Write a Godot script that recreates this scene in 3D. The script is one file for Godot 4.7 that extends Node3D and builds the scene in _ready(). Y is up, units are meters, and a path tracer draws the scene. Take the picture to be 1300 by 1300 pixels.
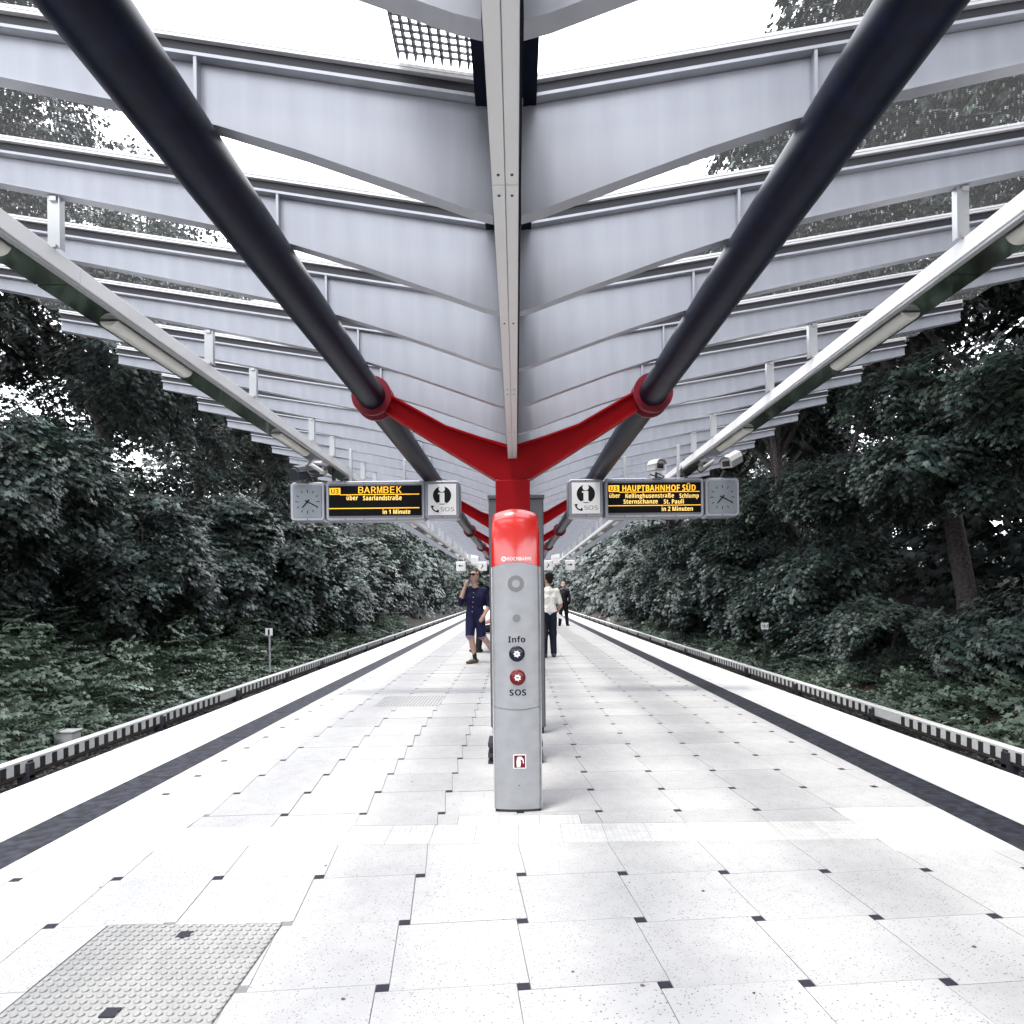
extends Node3D

const FOCAL := 900.0        # focal length in pixels of the 1300 pixel photograph
const EYE := 1.386          # camera height above the platform
const ROLL := 0.011
var mats := {}
var rng := RandomNumberGenerator.new()

# ---------------------------------------------------------------- mesh building
class Shape:
	var v := PackedVector3Array()
	var n := PackedVector3Array()
	var c := PackedColorArray()
	var ix := PackedInt32Array()
	var tint := Color.WHITE
	var tinted := false

	func add(p: Vector3, nn: Vector3) -> int:
		v.append(p); n.append(nn)
		if tinted: c.append(tint)
		return v.size() - 1

	func tri(a: Vector3, b: Vector3, d: Vector3) -> void:       # counter-clockwise from outside
		var nn := (b - a).cross(d - a).normalized()
		var i := add(a, nn); add(b, nn); add(d, nn)
		ix.append_array([i, i + 2, i + 1])

	func quad(a: Vector3, b: Vector3, d: Vector3, e: Vector3) -> void:
		var nn := (d - a).cross(e - b).normalized()
		var i := add(a, nn); add(b, nn); add(d, nn); add(e, nn)
		ix.append_array([i, i + 2, i + 1, i, i + 3, i + 2])

	func box(lo: Vector3, hi: Vector3, xf := Transform3D.IDENTITY) -> void:
		var p := []
		for k in 8:
			p.append(xf * Vector3(hi.x if k & 1 else lo.x, hi.y if k & 2 else lo.y, hi.z if k & 4 else lo.z))
		for f in [[4, 5, 7, 6], [1, 0, 2, 3], [5, 1, 3, 7], [0, 4, 6, 2], [6, 7, 3, 2], [0, 1, 5, 4]]:
			quad(p[f[0]], p[f[1]], p[f[2]], p[f[3]])

	func cbox(lo: Vector3, hi: Vector3, ch: float, xf := Transform3D.IDENTITY) -> void:   # box with chamfered upright and top edges along z
		var w := [Vector2(lo.x, lo.y + ch), Vector2(lo.x + ch, lo.y), Vector2(hi.x - ch, lo.y), Vector2(hi.x, lo.y + ch), Vector2(hi.x, hi.y - ch), Vector2(hi.x - ch, hi.y), Vector2(lo.x + ch, hi.y), Vector2(lo.x, hi.y - ch)]
		prism(PackedVector2Array(w), lo.z, hi.z, xf, ch)

	# polygon in x,y pushed from z0 to z1 (z1 > z0), with an optional chamfer on both ends
	func prism(poly: PackedVector2Array, z0: float, z1: float, xf := Transform3D.IDENTITY, ch := 0.0, smooth := false) -> void:
		if Geometry2D.is_polygon_clockwise(poly):
			poly = poly.duplicate(); poly.reverse()
		var m := poly.size()
		var inner := poly
		if ch > 0.0:
			inner = PackedVector2Array()
			for k in m:
				var e0 := (poly[k] - poly[(k + m - 1) % m]).normalized()
				var e1 := (poly[(k + 1) % m] - poly[k]).normalized()
				var nn := (Vector2(-e0.y, e0.x) + Vector2(-e1.y, e1.x)).normalized()
				inner.append(poly[k] + nn * ch)
		var t := Geometry2D.triangulate_polygon(inner)
		var up: Vector3 = (xf.basis * Vector3(0, 0, 1)).normalized()
		for side in 2:
			var z := z1 if side == 0 else z0
			var first := v.size()
			for q in inner: add(xf * Vector3(q.x, q.y, z), up if side == 0 else -up)
			for k in range(0, t.size(), 3):
				var a: Vector2 = inner[t[k]]; var b: Vector2 = inner[t[k + 1]]; var d: Vector2 = inner[t[k + 2]]
				var ccw := (b - a).cross(d - a) > 0
				if (side == 0) == ccw: ix.append_array([first + t[k], first + t[k + 2], first + t[k + 1]])
				else: ix.append_array([first + t[k], first + t[k + 1], first + t[k + 2]])
		for k in m:
			var j := (k + 1) % m
			var a := poly[k]; var b := poly[j]; var ia := inner[k]; var ib := inner[j]
			var h0 := z0 + ch; var h1 := z1 - ch
			if smooth:
				var pa := poly[(k + m - 1) % m]; var pc := poly[(j + 1) % m]
				var na := Vector2(b.y - pa.y, pa.x - b.x).normalized()
				var nb := Vector2(pc.y - a.y, a.x - pc.x).normalized()
				var wa := (xf.basis * Vector3(na.x, na.y, 0)).normalized(); var wb := (xf.basis * Vector3(nb.x, nb.y, 0)).normalized()
				var i := add(xf * Vector3(a.x, a.y, h0), wa); add(xf * Vector3(b.x, b.y, h0), wb); add(xf * Vector3(b.x, b.y, h1), wb); add(xf * Vector3(a.x, a.y, h1), wa)
				ix.append_array([i, i + 2, i + 1, i, i + 3, i + 2])
			else:
				quad(xf * Vector3(a.x, a.y, h0), xf * Vector3(b.x, b.y, h0), xf * Vector3(b.x, b.y, h1), xf * Vector3(a.x, a.y, h1))
			if ch > 0.0:
				quad(xf * Vector3(a.x, a.y, h1), xf * Vector3(b.x, b.y, h1), xf * Vector3(ib.x, ib.y, z1), xf * Vector3(ia.x, ia.y, z1))
				quad(xf * Vector3(ia.x, ia.y, z0), xf * Vector3(ib.x, ib.y, z0), xf * Vector3(b.x, b.y, h0), xf * Vector3(a.x, a.y, h0))

	func tube(path: Array, radii: Array, seg := 10, caps := true) -> void:
		var rings := []
		var up := Vector3.UP
		for k in path.size():
			var t: Vector3 = (path[mini(k + 1, path.size() - 1)] - path[maxi(k - 1, 0)]).normalized()
			if absf(t.dot(up)) > 0.95: up = Vector3.RIGHT if absf(t.x) < 0.9 else Vector3.BACK
			var s := t.cross(up).normalized()
			up = s.cross(t).normalized()
			var ring := []
			for q in seg + 1:
				var a := TAU * q / seg
				var d := s * cos(a) + up * sin(a)
				ring.append(add(path[k] + d * radii[k], d))
			rings.append(ring)
		for k in path.size() - 1:
			for q in seg:
				var a: int = rings[k][q]; var b: int = rings[k][q + 1]; var d: int = rings[k + 1][q + 1]; var e: int = rings[k + 1][q]
				ix.append_array([a, b, d, a, d, e])
		if caps:
			for side in 2:
				var k := 0 if side == 0 else path.size() - 1
				var t2: Vector3 = (path[1] - path[0]).normalized() * -1.0 if side == 0 else (path[-1] - path[-2]).normalized()
				var mid := add(path[k], t2)
				var ring2 := []
				for q in seg + 1: ring2.append(add(v[rings[k][q]], t2))
				for q in seg:
					if side == 0: ix.append_array([mid, ring2[q + 1], ring2[q]])
					else: ix.append_array([mid, ring2[q], ring2[q + 1]])

	# stacked closed sections (arrays of Vector3 of equal length), smooth across
	func loft(rows: Array, cap_ends := true) -> void:
		var m: int = rows[0].size()
		var base := v.size()
		for r in rows.size():
			for k in m:
				var du: Vector3 = rows[r][(k + 1) % m] - rows[r][(k + m - 1) % m]
				var dv: Vector3 = rows[mini(r + 1, rows.size() - 1)][k] - rows[maxi(r - 1, 0)][k]
				add(rows[r][k], du.cross(dv).normalized())
		for r in rows.size() - 1:
			for k in m:
				var a := base + r * m + k; var b := base + r * m + (k + 1) % m
				ix.append_array([a, b + m, b, a, a + m, b + m])
		if cap_ends:
			for side in 2:
				var row: Array = rows[0] if side == 0 else rows[-1]
				var mid := Vector3.ZERO
				for q in row: mid += q
				mid /= m
				for k in m:
					if side == 0: tri(mid, row[(k + 1) % m], row[k])
					else: tri(mid, row[k], row[(k + 1) % m])

	func mesh(m: Material) -> ArrayMesh:
		var arr := []
		arr.resize(Mesh.ARRAY_MAX)
		arr[Mesh.ARRAY_VERTEX] = v; arr[Mesh.ARRAY_NORMAL] = n; arr[Mesh.ARRAY_INDEX] = ix
		if tinted: arr[Mesh.ARRAY_COLOR] = c
		var am := ArrayMesh.new()
		am.add_surface_from_arrays(Mesh.PRIMITIVE_TRIANGLES, arr)
		am.surface_set_material(0, m)
		return am

func circle(r: float, seg := 24, at := Vector2.ZERO) -> PackedVector2Array:
	var p := PackedVector2Array()
	for k in seg: p.append(at + Vector2.from_angle(TAU * k / seg) * r)
	return p

func rounded(w: float, h: float, r: float, seg := 5, at := Vector2.ZERO) -> PackedVector2Array:
	var p := PackedVector2Array()
	for q in 4:
		var cn := Vector2((w / 2 - r) * [1, -1, -1, 1][q], (h / 2 - r) * [1, 1, -1, -1][q])
		for k in seg + 1: p.append(at + cn + Vector2.from_angle(PI / 2 * (q + float(k) / seg)) * r)
	return p

# ---------------------------------------------------------------- scene helpers
func meta(o: Node, label := "", category := "", group := "", kind := "") -> void:
	if label: o.set_meta("label", label)
	if category: o.set_meta("category", category)
	if group: o.set_meta("group", group)
	if kind: o.set_meta("kind", kind)

var taken := {}
func numbered(called: String) -> String:
	var k: int = taken.get(called, 0)
	taken[called] = k + 1
	return called if k == 0 else "%s_%03d" % [called, k]

func thing(called: String, at := Vector3.ZERO, label := "", category := "", group := "", kind := "") -> Node3D:
	var o := Node3D.new()
	o.name = numbered(called)
	add_child(o)
	o.position = at
	meta(o, label, category, group, kind)
	return o

func part(called: String, mesh: Mesh, parent: Node3D, xf := Transform3D.IDENTITY) -> MeshInstance3D:
	var o := MeshInstance3D.new()
	o.name = called
	o.mesh = mesh
	o.transform = xf
	parent.add_child(o, true)
	return o

func lin(r: float, g: float, b: float, a := 1.0) -> Color:
	var q := Color(r, g, b).linear_to_srgb()
	q.a = a
	return q

func mat(called: String, col: Color, rough := 0.5, metal := 0.0, spec := 0.5) -> StandardMaterial3D:
	if mats.has(called): return mats[called]
	var m := StandardMaterial3D.new()
	m.resource_name = called
	m.albedo_color = col
	m.roughness = rough
	m.metallic = metal
	m.metallic_specular = spec
	mats[called] = m
	return m

# seamless grey noise picture turned into a texture through a function of the noise value
func noise_tex(size: int, freq: float, sd: int, f: Callable, octaves := 4, mip := true) -> ImageTexture:
	var fn := FastNoiseLite.new()
	fn.seed = sd; fn.frequency = freq; fn.fractal_octaves = octaves
	var im := fn.get_seamless_image(size, size)
	var out := Image.create(size, size, false, Image.FORMAT_RGBA8)
	for y in size:
		for x in size:
			out.set_pixel(x, y, f.call(im.get_pixel(x, y).r))
	return ImageTexture.create_from_image(out)

func triplanar(m: StandardMaterial3D, tex: Texture2D, scale: float) -> StandardMaterial3D:
	m.albedo_texture = tex
	m.uv1_triplanar = true
	m.uv1_world_triplanar = true
	m.uv1_scale = Vector3.ONE * scale
	return m

func at(px: float, py: float, k: float) -> Vector3:      # pixel of the photograph at distance k * FOCAL
	var dx := px - 655.0; var dy := py - 754.0
	return Vector3((dx - ROLL * dy) * k, EYE - (dy + ROLL * dx) * k, -k * FOCAL)

func letters(text: String, bold: bool, x0: float, x1: float, base: float, cap: float, z: float, m: Material, bend := 0.0, mono := false) -> ArrayMesh:
	var f := SystemFont.new()
	f.font_names = PackedStringArray(["Droid Sans Mono" if mono else "Droid Sans"])
	f.font_weight = 700 if bold else 400
	var t := TextMesh.new()
	t.text = text; t.font = f; t.font_size = 64; t.pixel_size = 0.01; t.depth = 0.0; t.curve_step = 1.2
	t.horizontal_alignment = HORIZONTAL_ALIGNMENT_LEFT
	var src := t.get_mesh_arrays()
	var vv: PackedVector3Array = src[Mesh.ARRAY_VERTEX]
	var probe := TextMesh.new()
	probe.text = "H"; probe.font = f; probe.font_size = 64; probe.pixel_size = 0.01; probe.depth = 0.0
	var pv: PackedVector3Array = probe.get_mesh_arrays()[Mesh.ARRAY_VERTEX]
	var plo := INF; var phi := -INF
	for q in pv: plo = minf(plo, q.y); phi = maxf(phi, q.y)
	var lo := INF; var hi := -INF
	for q in vv: lo = minf(lo, q.x); hi = maxf(hi, q.x)
	for k in vv.size():
		var x := x0 + (vv[k].x - lo) / (hi - lo) * (x1 - x0)
		vv[k] = Vector3(x, base + (vv[k].y - plo) / (phi - plo) * cap, z - bend * x * x)
	src[Mesh.ARRAY_VERTEX] = vv
	src[Mesh.ARRAY_TEX_UV] = null; src[Mesh.ARRAY_TANGENT] = null
	var am := ArrayMesh.new()
	am.add_surface_from_arrays(Mesh.PRIMITIVE_TRIANGLES, src)
	am.surface_set_material(0, m)
	return am

func flat(poly: PackedVector2Array, z: float, m: Material, bend := 0.0, thick := 0.0012) -> ArrayMesh:
	var s := Shape.new()
	s.prism(poly, z, z + thick)
	if bend > 0.0:
		for k in s.v.size(): s.v[k].z -= bend * s.v[k].x * s.v[k].x
	return s.mesh(m)

# ---------------------------------------------------------------- main
func _ready() -> void:
	rng.seed = 7
	# camera
	var cam := Camera3D.new()
	cam.name = "camera"
	cam.projection = Camera3D.PROJECTION_FRUSTUM
	cam.near = 0.05; cam.far = 600.0
	cam.size = 1300.0 / FOCAL * cam.near
	cam.frustum_offset = Vector2(-5.0, 104.0) / FOCAL * cam.near
	cam.position = Vector3(0, EYE, 0)
	cam.rotation.z = -ROLL
	add_child(cam)
	cam.current = true
	# sky, sun, exposure
	var env := Environment.new()
	env.background_mode = Environment.BG_SKY
	var sk := ProceduralSkyMaterial.new()
	sk.sky_top_color = Color(0.96, 0.97, 1.0); sk.sky_horizon_color = Color(0.97, 0.98, 1.0)
	sk.ground_bottom_color = Color(0.30, 0.30, 0.30); sk.ground_horizon_color = Color(0.8, 0.8, 0.8)
	sk.sky_curve = 0.2
	var sky := Sky.new()
	sky.sky_material = sk
	env.sky = sky
	env.tonemap_mode = Environment.TONE_MAPPER_LINEAR
	env.tonemap_exposure = 5.6
	env.sdfgi_enabled = true; env.ssao_enabled = true; env.ssil_enabled = true
	var we := WorldEnvironment.new()
	we.name = "world_environment"
	we.environment = env
	add_child(we)
	var sun := DirectionalLight3D.new()
	sun.name = "sun"
	sun.light_energy = 0.3
	sun.light_angular_distance = 12.0
	sun.light_color = Color(1.0, 0.98, 0.95)
	sun.rotation_degrees = Vector3(-74, -40, 0)
	sun.shadow_enabled = true
	add_child(sun)

	make_materials()
	build_platform()
	build_tracks()
	build_banks()
	build_canopy()
	build_columns()
	build_light_rails()
	build_kiosk()
	build_signs()
	build_far_signs()
	build_cameras()
	build_trackside()
	build_people()
	build_plants()

func make_materials() -> void:
	# fine terrazzo chips, 1 mm pixels
	var im := Image.create(1024, 1024, false, Image.FORMAT_RGBA8)
	im.fill(Color(0.985, 0.985, 0.985))
	var r := RandomNumberGenerator.new(); r.seed = 3
	for k in 5200:
		var g := r.randf_range(0.42, 0.9)
		if r.randf() < 0.25: g = r.randf_range(0.28, 0.5)
		var w := r.randi_range(1, 4); var h := r.randi_range(1, 4)
		im.fill_rect(Rect2i(r.randi_range(0, 1020), r.randi_range(0, 1020), w, h), Color(g, g, g * 1.01))
	var worn := FastNoiseLite.new(); worn.seed = 17; worn.frequency = 0.006; worn.fractal_octaves = 4
	var wi := worn.get_seamless_image(1024, 1024)
	for y in 1024:
		for x in 1024:
			var wv := 0.96 + 0.055 * wi.get_pixel(x, y).r
			var pc := im.get_pixel(x, y)
			im.set_pixel(x, y, Color(minf(1, pc.r * wv), minf(1, pc.g * wv), minf(1, pc.b * wv)))
	var chips := ImageTexture.create_from_image(im)
	for k in 4:
		var tone: float = [0.392, 0.378, 0.402, 0.385][k]
		triplanar(mat("slab%d" % k, lin(tone, tone, tone * 1.005), 0.72, 0.0, 0.4), chips, [1.0, 0.83, 0.71, 0.91][k]).uv1_offset = Vector3(0.31, 0.17, 0.43) * k
	var soft := noise_tex(256, 0.02, 5, func(x): return Color(0.93 + 0.09 * x, 0.93 + 0.09 * x, 0.93 + 0.09 * x))
	triplanar(mat("edge_white", lin(0.54, 0.54, 0.54), 0.75, 0.0, 0.35), soft, 0.9)
	triplanar(mat("tactile", lin(0.49, 0.49, 0.482), 0.7, 0.0, 0.4), soft, 1.7)
	triplanar(mat("band", lin(0.037, 0.039, 0.051), 0.7, 0.0, 0.3), noise_tex(256, 0.03, 8, func(x): return Color(0.55 + 0.6 * x, 0.55 + 0.6 * x, 0.55 + 0.6 * x)), 1.3)
	triplanar(mat("inset", lin(0.027, 0.028, 0.039), 0.7, 0.0, 0.3), chips, 2.0)
	mat("grout", lin(0.16, 0.16, 0.165), 0.9)
	triplanar(mat("concrete", lin(0.3, 0.3, 0.3), 0.85), soft, 0.7)
	triplanar(mat("plate_steel", lin(0.30, 0.30, 0.295), 0.5, 0.1), soft, 1.1)
	triplanar(mat("steel", lin(0.312, 0.323, 0.358), 0.34, 0.1), noise_tex(256, 0.012, 11, func(x): return Color(0.93 + 0.08 * x, 0.93 + 0.08 * x, 0.935 + 0.075 * x)), 0.6).uv1_scale = Vector3(2.6, 0.3, 2.6)
	mat("cap_white", lin(0.45, 0.45, 0.46), 0.35, 0.2)
	mat("gasket", lin(0.012, 0.012, 0.016), 0.6)
	mat("duct", lin(0.5, 0.5, 0.5), 0.4)
	triplanar(mat("tube_paint", lin(0.0038, 0.0062, 0.020), 0.42, 0.0, 0.24), noise_tex(256, 0.02, 13, func(x): return Color(0.6 + 0.55 * x, 0.6 + 0.55 * x, 0.6 + 0.55 * x)), 1.4)
	mat("red_paint", lin(0.24, 0.0018, 0.0048), 0.45, 0.0, 0.22)
	mat("collar_red", lin(0.14, 0.005, 0.014), 0.4, 0.0, 0.4)
	mat("bolt", lin(0.05, 0.05, 0.055), 0.4, 0.6)
	mat("galvanised", lin(0.42, 0.43, 0.44), 0.35, 0.6)
	mat("rail_white", lin(0.72, 0.72, 0.72), 0.38)
	mat("mirror", lin(0.30, 0.31, 0.31), 0.07, 1.0)
	mat("diffuser", lin(0.5, 0.5, 0.47), 0.3)
	mat("dark_steel", lin(0.03, 0.032, 0.038), 0.5, 0.3)
	# kiosk
	triplanar(mat("kiosk_grey", lin(0.265, 0.272, 0.285), 0.34, 0.15), noise_tex(256, 0.02, 31, func(x): return Color(0.93 + 0.09 * x, 0.93 + 0.09 * x, 0.93 + 0.09 * x)), 1.6)
	mat("kiosk_side", lin(0.10, 0.104, 0.12), 0.35, 0.2)
	mat("chrome", lin(0.75, 0.75, 0.74), 0.2, 0.8)
	var cr := mat("kiosk_red", lin(0.50, 0.010, 0.005), 0.3, 0.0, 0.45)
	cr.clearcoat_enabled = true; cr.clearcoat = 1.0; cr.clearcoat_roughness = 0.14
	mat("print_white", lin(0.66, 0.66, 0.66), 0.5)
	mat("print_black", lin(0.005, 0.005, 0.006), 0.6, 0.0, 0.3)
	mat("print_grey", lin(0.14, 0.143, 0.15), 0.5)
	mat("button_blue", lin(0.003, 0.004, 0.016), 0.15, 0.0, 0.4)
	mat("button_red", lin(0.11, 0.002, 0.003), 0.15, 0.0, 0.4)
	mat("sticker_red", lin(0.12, 0.003, 0.006), 0.5, 0.0, 0.3)
	# signs
	mat("bezel", lin(0.22, 0.224, 0.255), 0.32, 0.4)
	mat("screen", lin(0.003, 0.003, 0.004), 0.45, 0.0, 0.2)
	mat("clock_face", lin(0.13, 0.15, 0.17), 0.3)
	var am := mat("amber", lin(0.6, 0.3, 0.02), 0.5)
	am.emission_enabled = true; am.emission = Color(1.0, 0.72, 0.08); am.emission_energy_multiplier = 0.2
	var am2 := mat("amber_pale", lin(0.6, 0.42, 0.15), 0.5)
	am2.emission_enabled = true; am2.emission = Color(1.0, 0.82, 0.4); am2.emission_energy_multiplier = 0.16
	mat("sign_grey_text", lin(0.14, 0.12, 0.12), 0.5)
	# glass with raindrops and dirt
	var gl := Image.create(1024, 1024, false, Image.FORMAT_RGBA8)
	gl.fill(Color(0.82, 0.83, 0.83, 0.03))
	for k in 800:
		var q := r.randf()
		var rad := r.randf_range(1.4, 2.8) if q < 0.8 else r.randf_range(2.8, 5.0)
		var cx := r.randi_range(6, 1017); var cy := r.randi_range(6, 1017)
		var al := r.randf_range(0.3, 0.7)
		for dy in range(-5, 6):
			for dx in range(-5, 6):
				if dx * dx + dy * dy <= rad * rad: gl.set_pixel(cx + dx, cy + dy, Color(0.95, 0.97, 1.0, al))
	var gm := mat("roof_glass", Color(1, 1, 1), 0.3)
	gm.transparency = BaseMaterial3D.TRANSPARENCY_ALPHA
	gm.backlight_enabled = true; gm.backlight = Color(0.9, 0.9, 0.9)
	triplanar(gm, ImageTexture.create_from_image(gl), 0.9)
	# track and ground
	triplanar(mat("ballast_bed", lin(0.05, 0.048, 0.05), 0.95), noise_tex(256, 0.12, 21, func(x): return Color(0.3 + 0.8 * x, 0.3 + 0.8 * x, 0.3 + 0.8 * x)), 1.5)
	mat("stone", lin(0.08, 0.077, 0.08), 0.8).vertex_color_use_as_albedo = true
	mat("rail_steel", lin(0.10, 0.08, 0.07), 0.5, 0.5)
	triplanar(mat("soil", lin(0.028, 0.022, 0.017), 0.95), noise_tex(256, 0.05, 23, func(x): return Color(0.4 + 0.7 * x, 0.4 + 0.65 * x, 0.35 + 0.6 * x)), 0.4)
	triplanar(mat("bark", lin(0.115, 0.10, 0.10), 0.9), noise_tex(256, 0.05, 24, func(x): return Color(0.45 + 0.8 * x, 0.45 + 0.8 * x, 0.45 + 0.75 * x)), 0.8)
	var lf := mat("leaf", Color.WHITE, 0.44, 0.0, 0.46)
	lf.vertex_color_use_as_albedo = true
	lf.backlight_enabled = true; lf.backlight = Color(0.28, 0.34, 0.2)
	var fg := mat("cloth_skin", Color.WHITE, 0.75, 0.0, 0.3)
	fg.vertex_color_use_as_albedo = true
	fg.heightmap_enabled = true; fg.heightmap_scale = 1.2; fg.uv1_triplanar = true; fg.uv1_scale = Vector3(2.4, 1.5, 2.4)
	fg.heightmap_texture = noise_tex(256, 0.03, 41, func(x): return Color(x, x, x))
	mat("lens", lin(0.01, 0.01, 0.012), 0.12)
	mat("cam_white", lin(0.4, 0.4, 0.4), 0.4)
	mat("stripe_black", lin(0.012, 0.012, 0.014), 0.6)
	triplanar(mat("cover_white", lin(0.5, 0.5, 0.49), 0.6), soft, 2.0)
	mat("planks", lin(0.06, 0.058, 0.045), 0.8)
	mat("bag_dark", lin(0.012, 0.012, 0.016), 0.7)
	mat("phone_dark", lin(0.01, 0.01, 0.01), 0.2)

# ---------------------------------------------------------------- platform
const BAND_IN := 2.665
const BAND_OUT := 2.965
const EDGE := 3.70
const PLAT_NEAR := 6.0      # behind the camera
const PLAT_FAR := -118.0

func slab_mesh(poly: PackedVector2Array, h: float, m: Material) -> ArrayMesh:     # poly in x, -z; top at h
	var s := Shape.new()
	s.prism(poly, h - 0.03, h, Transform3D(Basis(Vector3(1, 0, 0), -PI / 2), Vector3.ZERO))
	return s.mesh(m)

func build_platform() -> void:
	var pf := thing("platform", Vector3.ZERO, "", "", "", "structure")
	var s := Shape.new()
	s.box(Vector3(-EDGE + 0.08, -1.0, PLAT_FAR), Vector3(EDGE - 0.08, -0.031, PLAT_NEAR))
	part("platform_body", s.mesh(mats.concrete), pf)
	s = Shape.new()
	s.box(Vector3(-EDGE + 0.005, -0.0305, PLAT_FAR), Vector3(EDGE - 0.005, -0.006, PLAT_NEAR))
	part("joint_bed", s.mesh(mats.grout), pf)
	# cut-outs: tactile strip and patches, covers, kiosk foot row   (x0, x1, d0, d1) with d = -z
	var strip := Rect2(-BAND_IN, 3.95, BAND_IN * 2, 0.32)
	var patch_r := Rect2(2.0, 3.77, BAND_IN - 2.0, 0.76)
	var patch_l := Rect2(-BAND_IN, 3.77, BAND_IN - 2.0, 0.76)
	var foot_row := Rect2(-0.37, 4.27, 0.75, 0.17)
	var cover := Rect2(-1.745, 1.9, 0.745, 1.11)
	var grate := Rect2(-1.8, 8.85, 0.82, 0.88)
	var cuts := []
	for rc in [strip, patch_r, patch_l, foot_row, cover, grate]:
		cuts.append(PackedVector2Array([rc.position, rc.position + Vector2(rc.size.x, 0), rc.end, rc.position + Vector2(0, rc.size.y)]))
	var field := PackedVector2Array([Vector2(-BAND_IN, -PLAT_NEAR), Vector2(BAND_IN, -PLAT_NEAR), Vector2(BAND_IN, -PLAT_FAR), Vector2(-BAND_IN, -PLAT_FAR)])
	# large slabs with small dark corner insets, turned a little so that the small squares sit in rows along the platform
	var L := 0.5; var sm := 0.047
	var a := sqrt(L * L - sm * sm)
	var th := atan2(sm, a)
	var ex := Vector2.from_angle(th); var ey := ex.orthogonal() * -1.0
	ey = Vector2(-ex.y, ex.x)
	var big := PackedVector2Array([Vector2.ZERO, ex * a, ex * a + ey * a, ey * a])
	var little := PackedVector2Array([ex * a + ey * (a - sm), ex * (a + sm) + ey * (a - sm), ex * (a + sm) + ey * a, ex * a + ey * a])
	var g := 0.0016
	var shared := []
	for k in 8: shared.append(slab_mesh(Geometry2D.offset_polygon(big, -g if k < 4 else -0.0027)[0], 0.0, mats["slab%d" % (k % 4)]))
	var inset_mesh := slab_mesh(Geometry2D.offset_polygon(little, -g)[0], -0.0006, mats.inset)
	var rest := [Shape.new(), Shape.new(), Shape.new(), Shape.new()]
	var rest_in := Shape.new()
	var slabs := 0
	var flip := Transform3D(Basis(Vector3(1, 0, 0), -PI / 2), Vector3.ZERO)
	# lattice phase: an inset centre lies at pixel (665, 1251)
	var ph := at(665, 1252, EYE / (1252 - 754.0))
	var mid: Vector2 = (little[0] + little[2]) / 2
	var phase := Vector2(ph.x, -ph.z) - mid
	for j in range(-12, 240):
		var d: float = phase.y + j * L
		if d > -PLAT_FAR + 0.6 or d < -PLAT_NEAR - 0.6: continue
		for i in range(-7, 8):
			var o := Vector2(phase.x + i * L, d)
			var tone := rng.randi_range(0, 3)
			var lift := rng.randf_range(-0.0012, 0.0004) if o.x > -0.2 or o.x < -2.0 else rng.randf_range(-0.003, 0.001)
			var near: bool = d > 1.0 and d < 15.2
			var poly := PackedVector2Array()
			for q in big: poly.append(q + o)
			var pieces := Geometry2D.intersect_polygons(poly, field)
			var whole: bool = pieces.size() == 1 and poly_area(pieces[0]) > a * a * 0.999
			for ct in cuts:
				var nxt := []
				for pc in pieces:
					for q in Geometry2D.clip_polygons(pc, ct):
						if not Geometry2D.is_polygon_clockwise(q): nxt.append(q)
				pieces.assign(nxt)
			if whole and pieces.size() == 1 and poly_area(pieces[0]) > a * a * 0.999:
				if near and slabs < 300:
					part("paving_slab", shared[tone + (4 if o.x < -0.2 and o.x > -1.6 and rng.randf() < 0.6 else 0)], pf, Transform3D(Basis.IDENTITY, Vector3(o.x, lift, -o.y)))
					slabs += 1
				else:
					rest[tone].prism(Geometry2D.offset_polygon(pieces[0], -g)[0], -0.03 + lift, lift, flip)
			else:
				for pc in pieces:
					if poly_area(pc) < 0.0008: continue
					for q in Geometry2D.offset_polygon(pc, -g):
						if near and slabs < 300:
							part("paving_slab", slab_mesh(q, lift, mats["slab%d" % tone]), pf); slabs += 1
						else: rest[tone].prism(q, -0.03 + lift, lift, flip)
			# inset
			var ic: Vector2 = o + mid
			var free: bool = absf(ic.x) < BAND_IN - 0.06
			for rc in [strip, patch_r, patch_l, foot_row, cover, grate]:
				if rc.grow(0.02).has_point(ic): free = false
			if free:
				if near: part("dark_inset", inset_mesh, pf, Transform3D(Basis.IDENTITY, Vector3(o.x, 0, -o.y)))
				else:
					var q2 := PackedVector2Array()
					for q in little: q2.append(q + o)
					rest_in.prism(Geometry2D.offset_polygon(q2, -g)[0], -0.03, -0.0006, flip)
	for k in 4: part("distant_paving", rest[k].mesh(mats["slab%d" % k]), pf).set_meta("kind", "stuff")
	part("distant_insets", rest_in.mesh(mats.inset), pf).set_meta("kind", "stuff")
	# tactile tiles with raised ribs
	var tiles := []
	var x := -2.0
	while x < 1.99:
		tiles.append(Rect2(x, 3.95, 0.25, 0.32)); x += 0.25
	for px in 3: tiles.append(Rect2(-0.37 + 0.25 * px, 4.27, 0.25, 0.17))
	for sx in [-1, 1]:
		for q in 3:
			for w in 3:
				var x0: float = 2.0 + q * (BAND_IN - 2.0) / 3
				tiles.append(Rect2(x0 if sx > 0 else -x0 - (BAND_IN - 2.0) / 3, 3.77 + w * 0.2533, (BAND_IN - 2.0) / 3, 0.2533))
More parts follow.
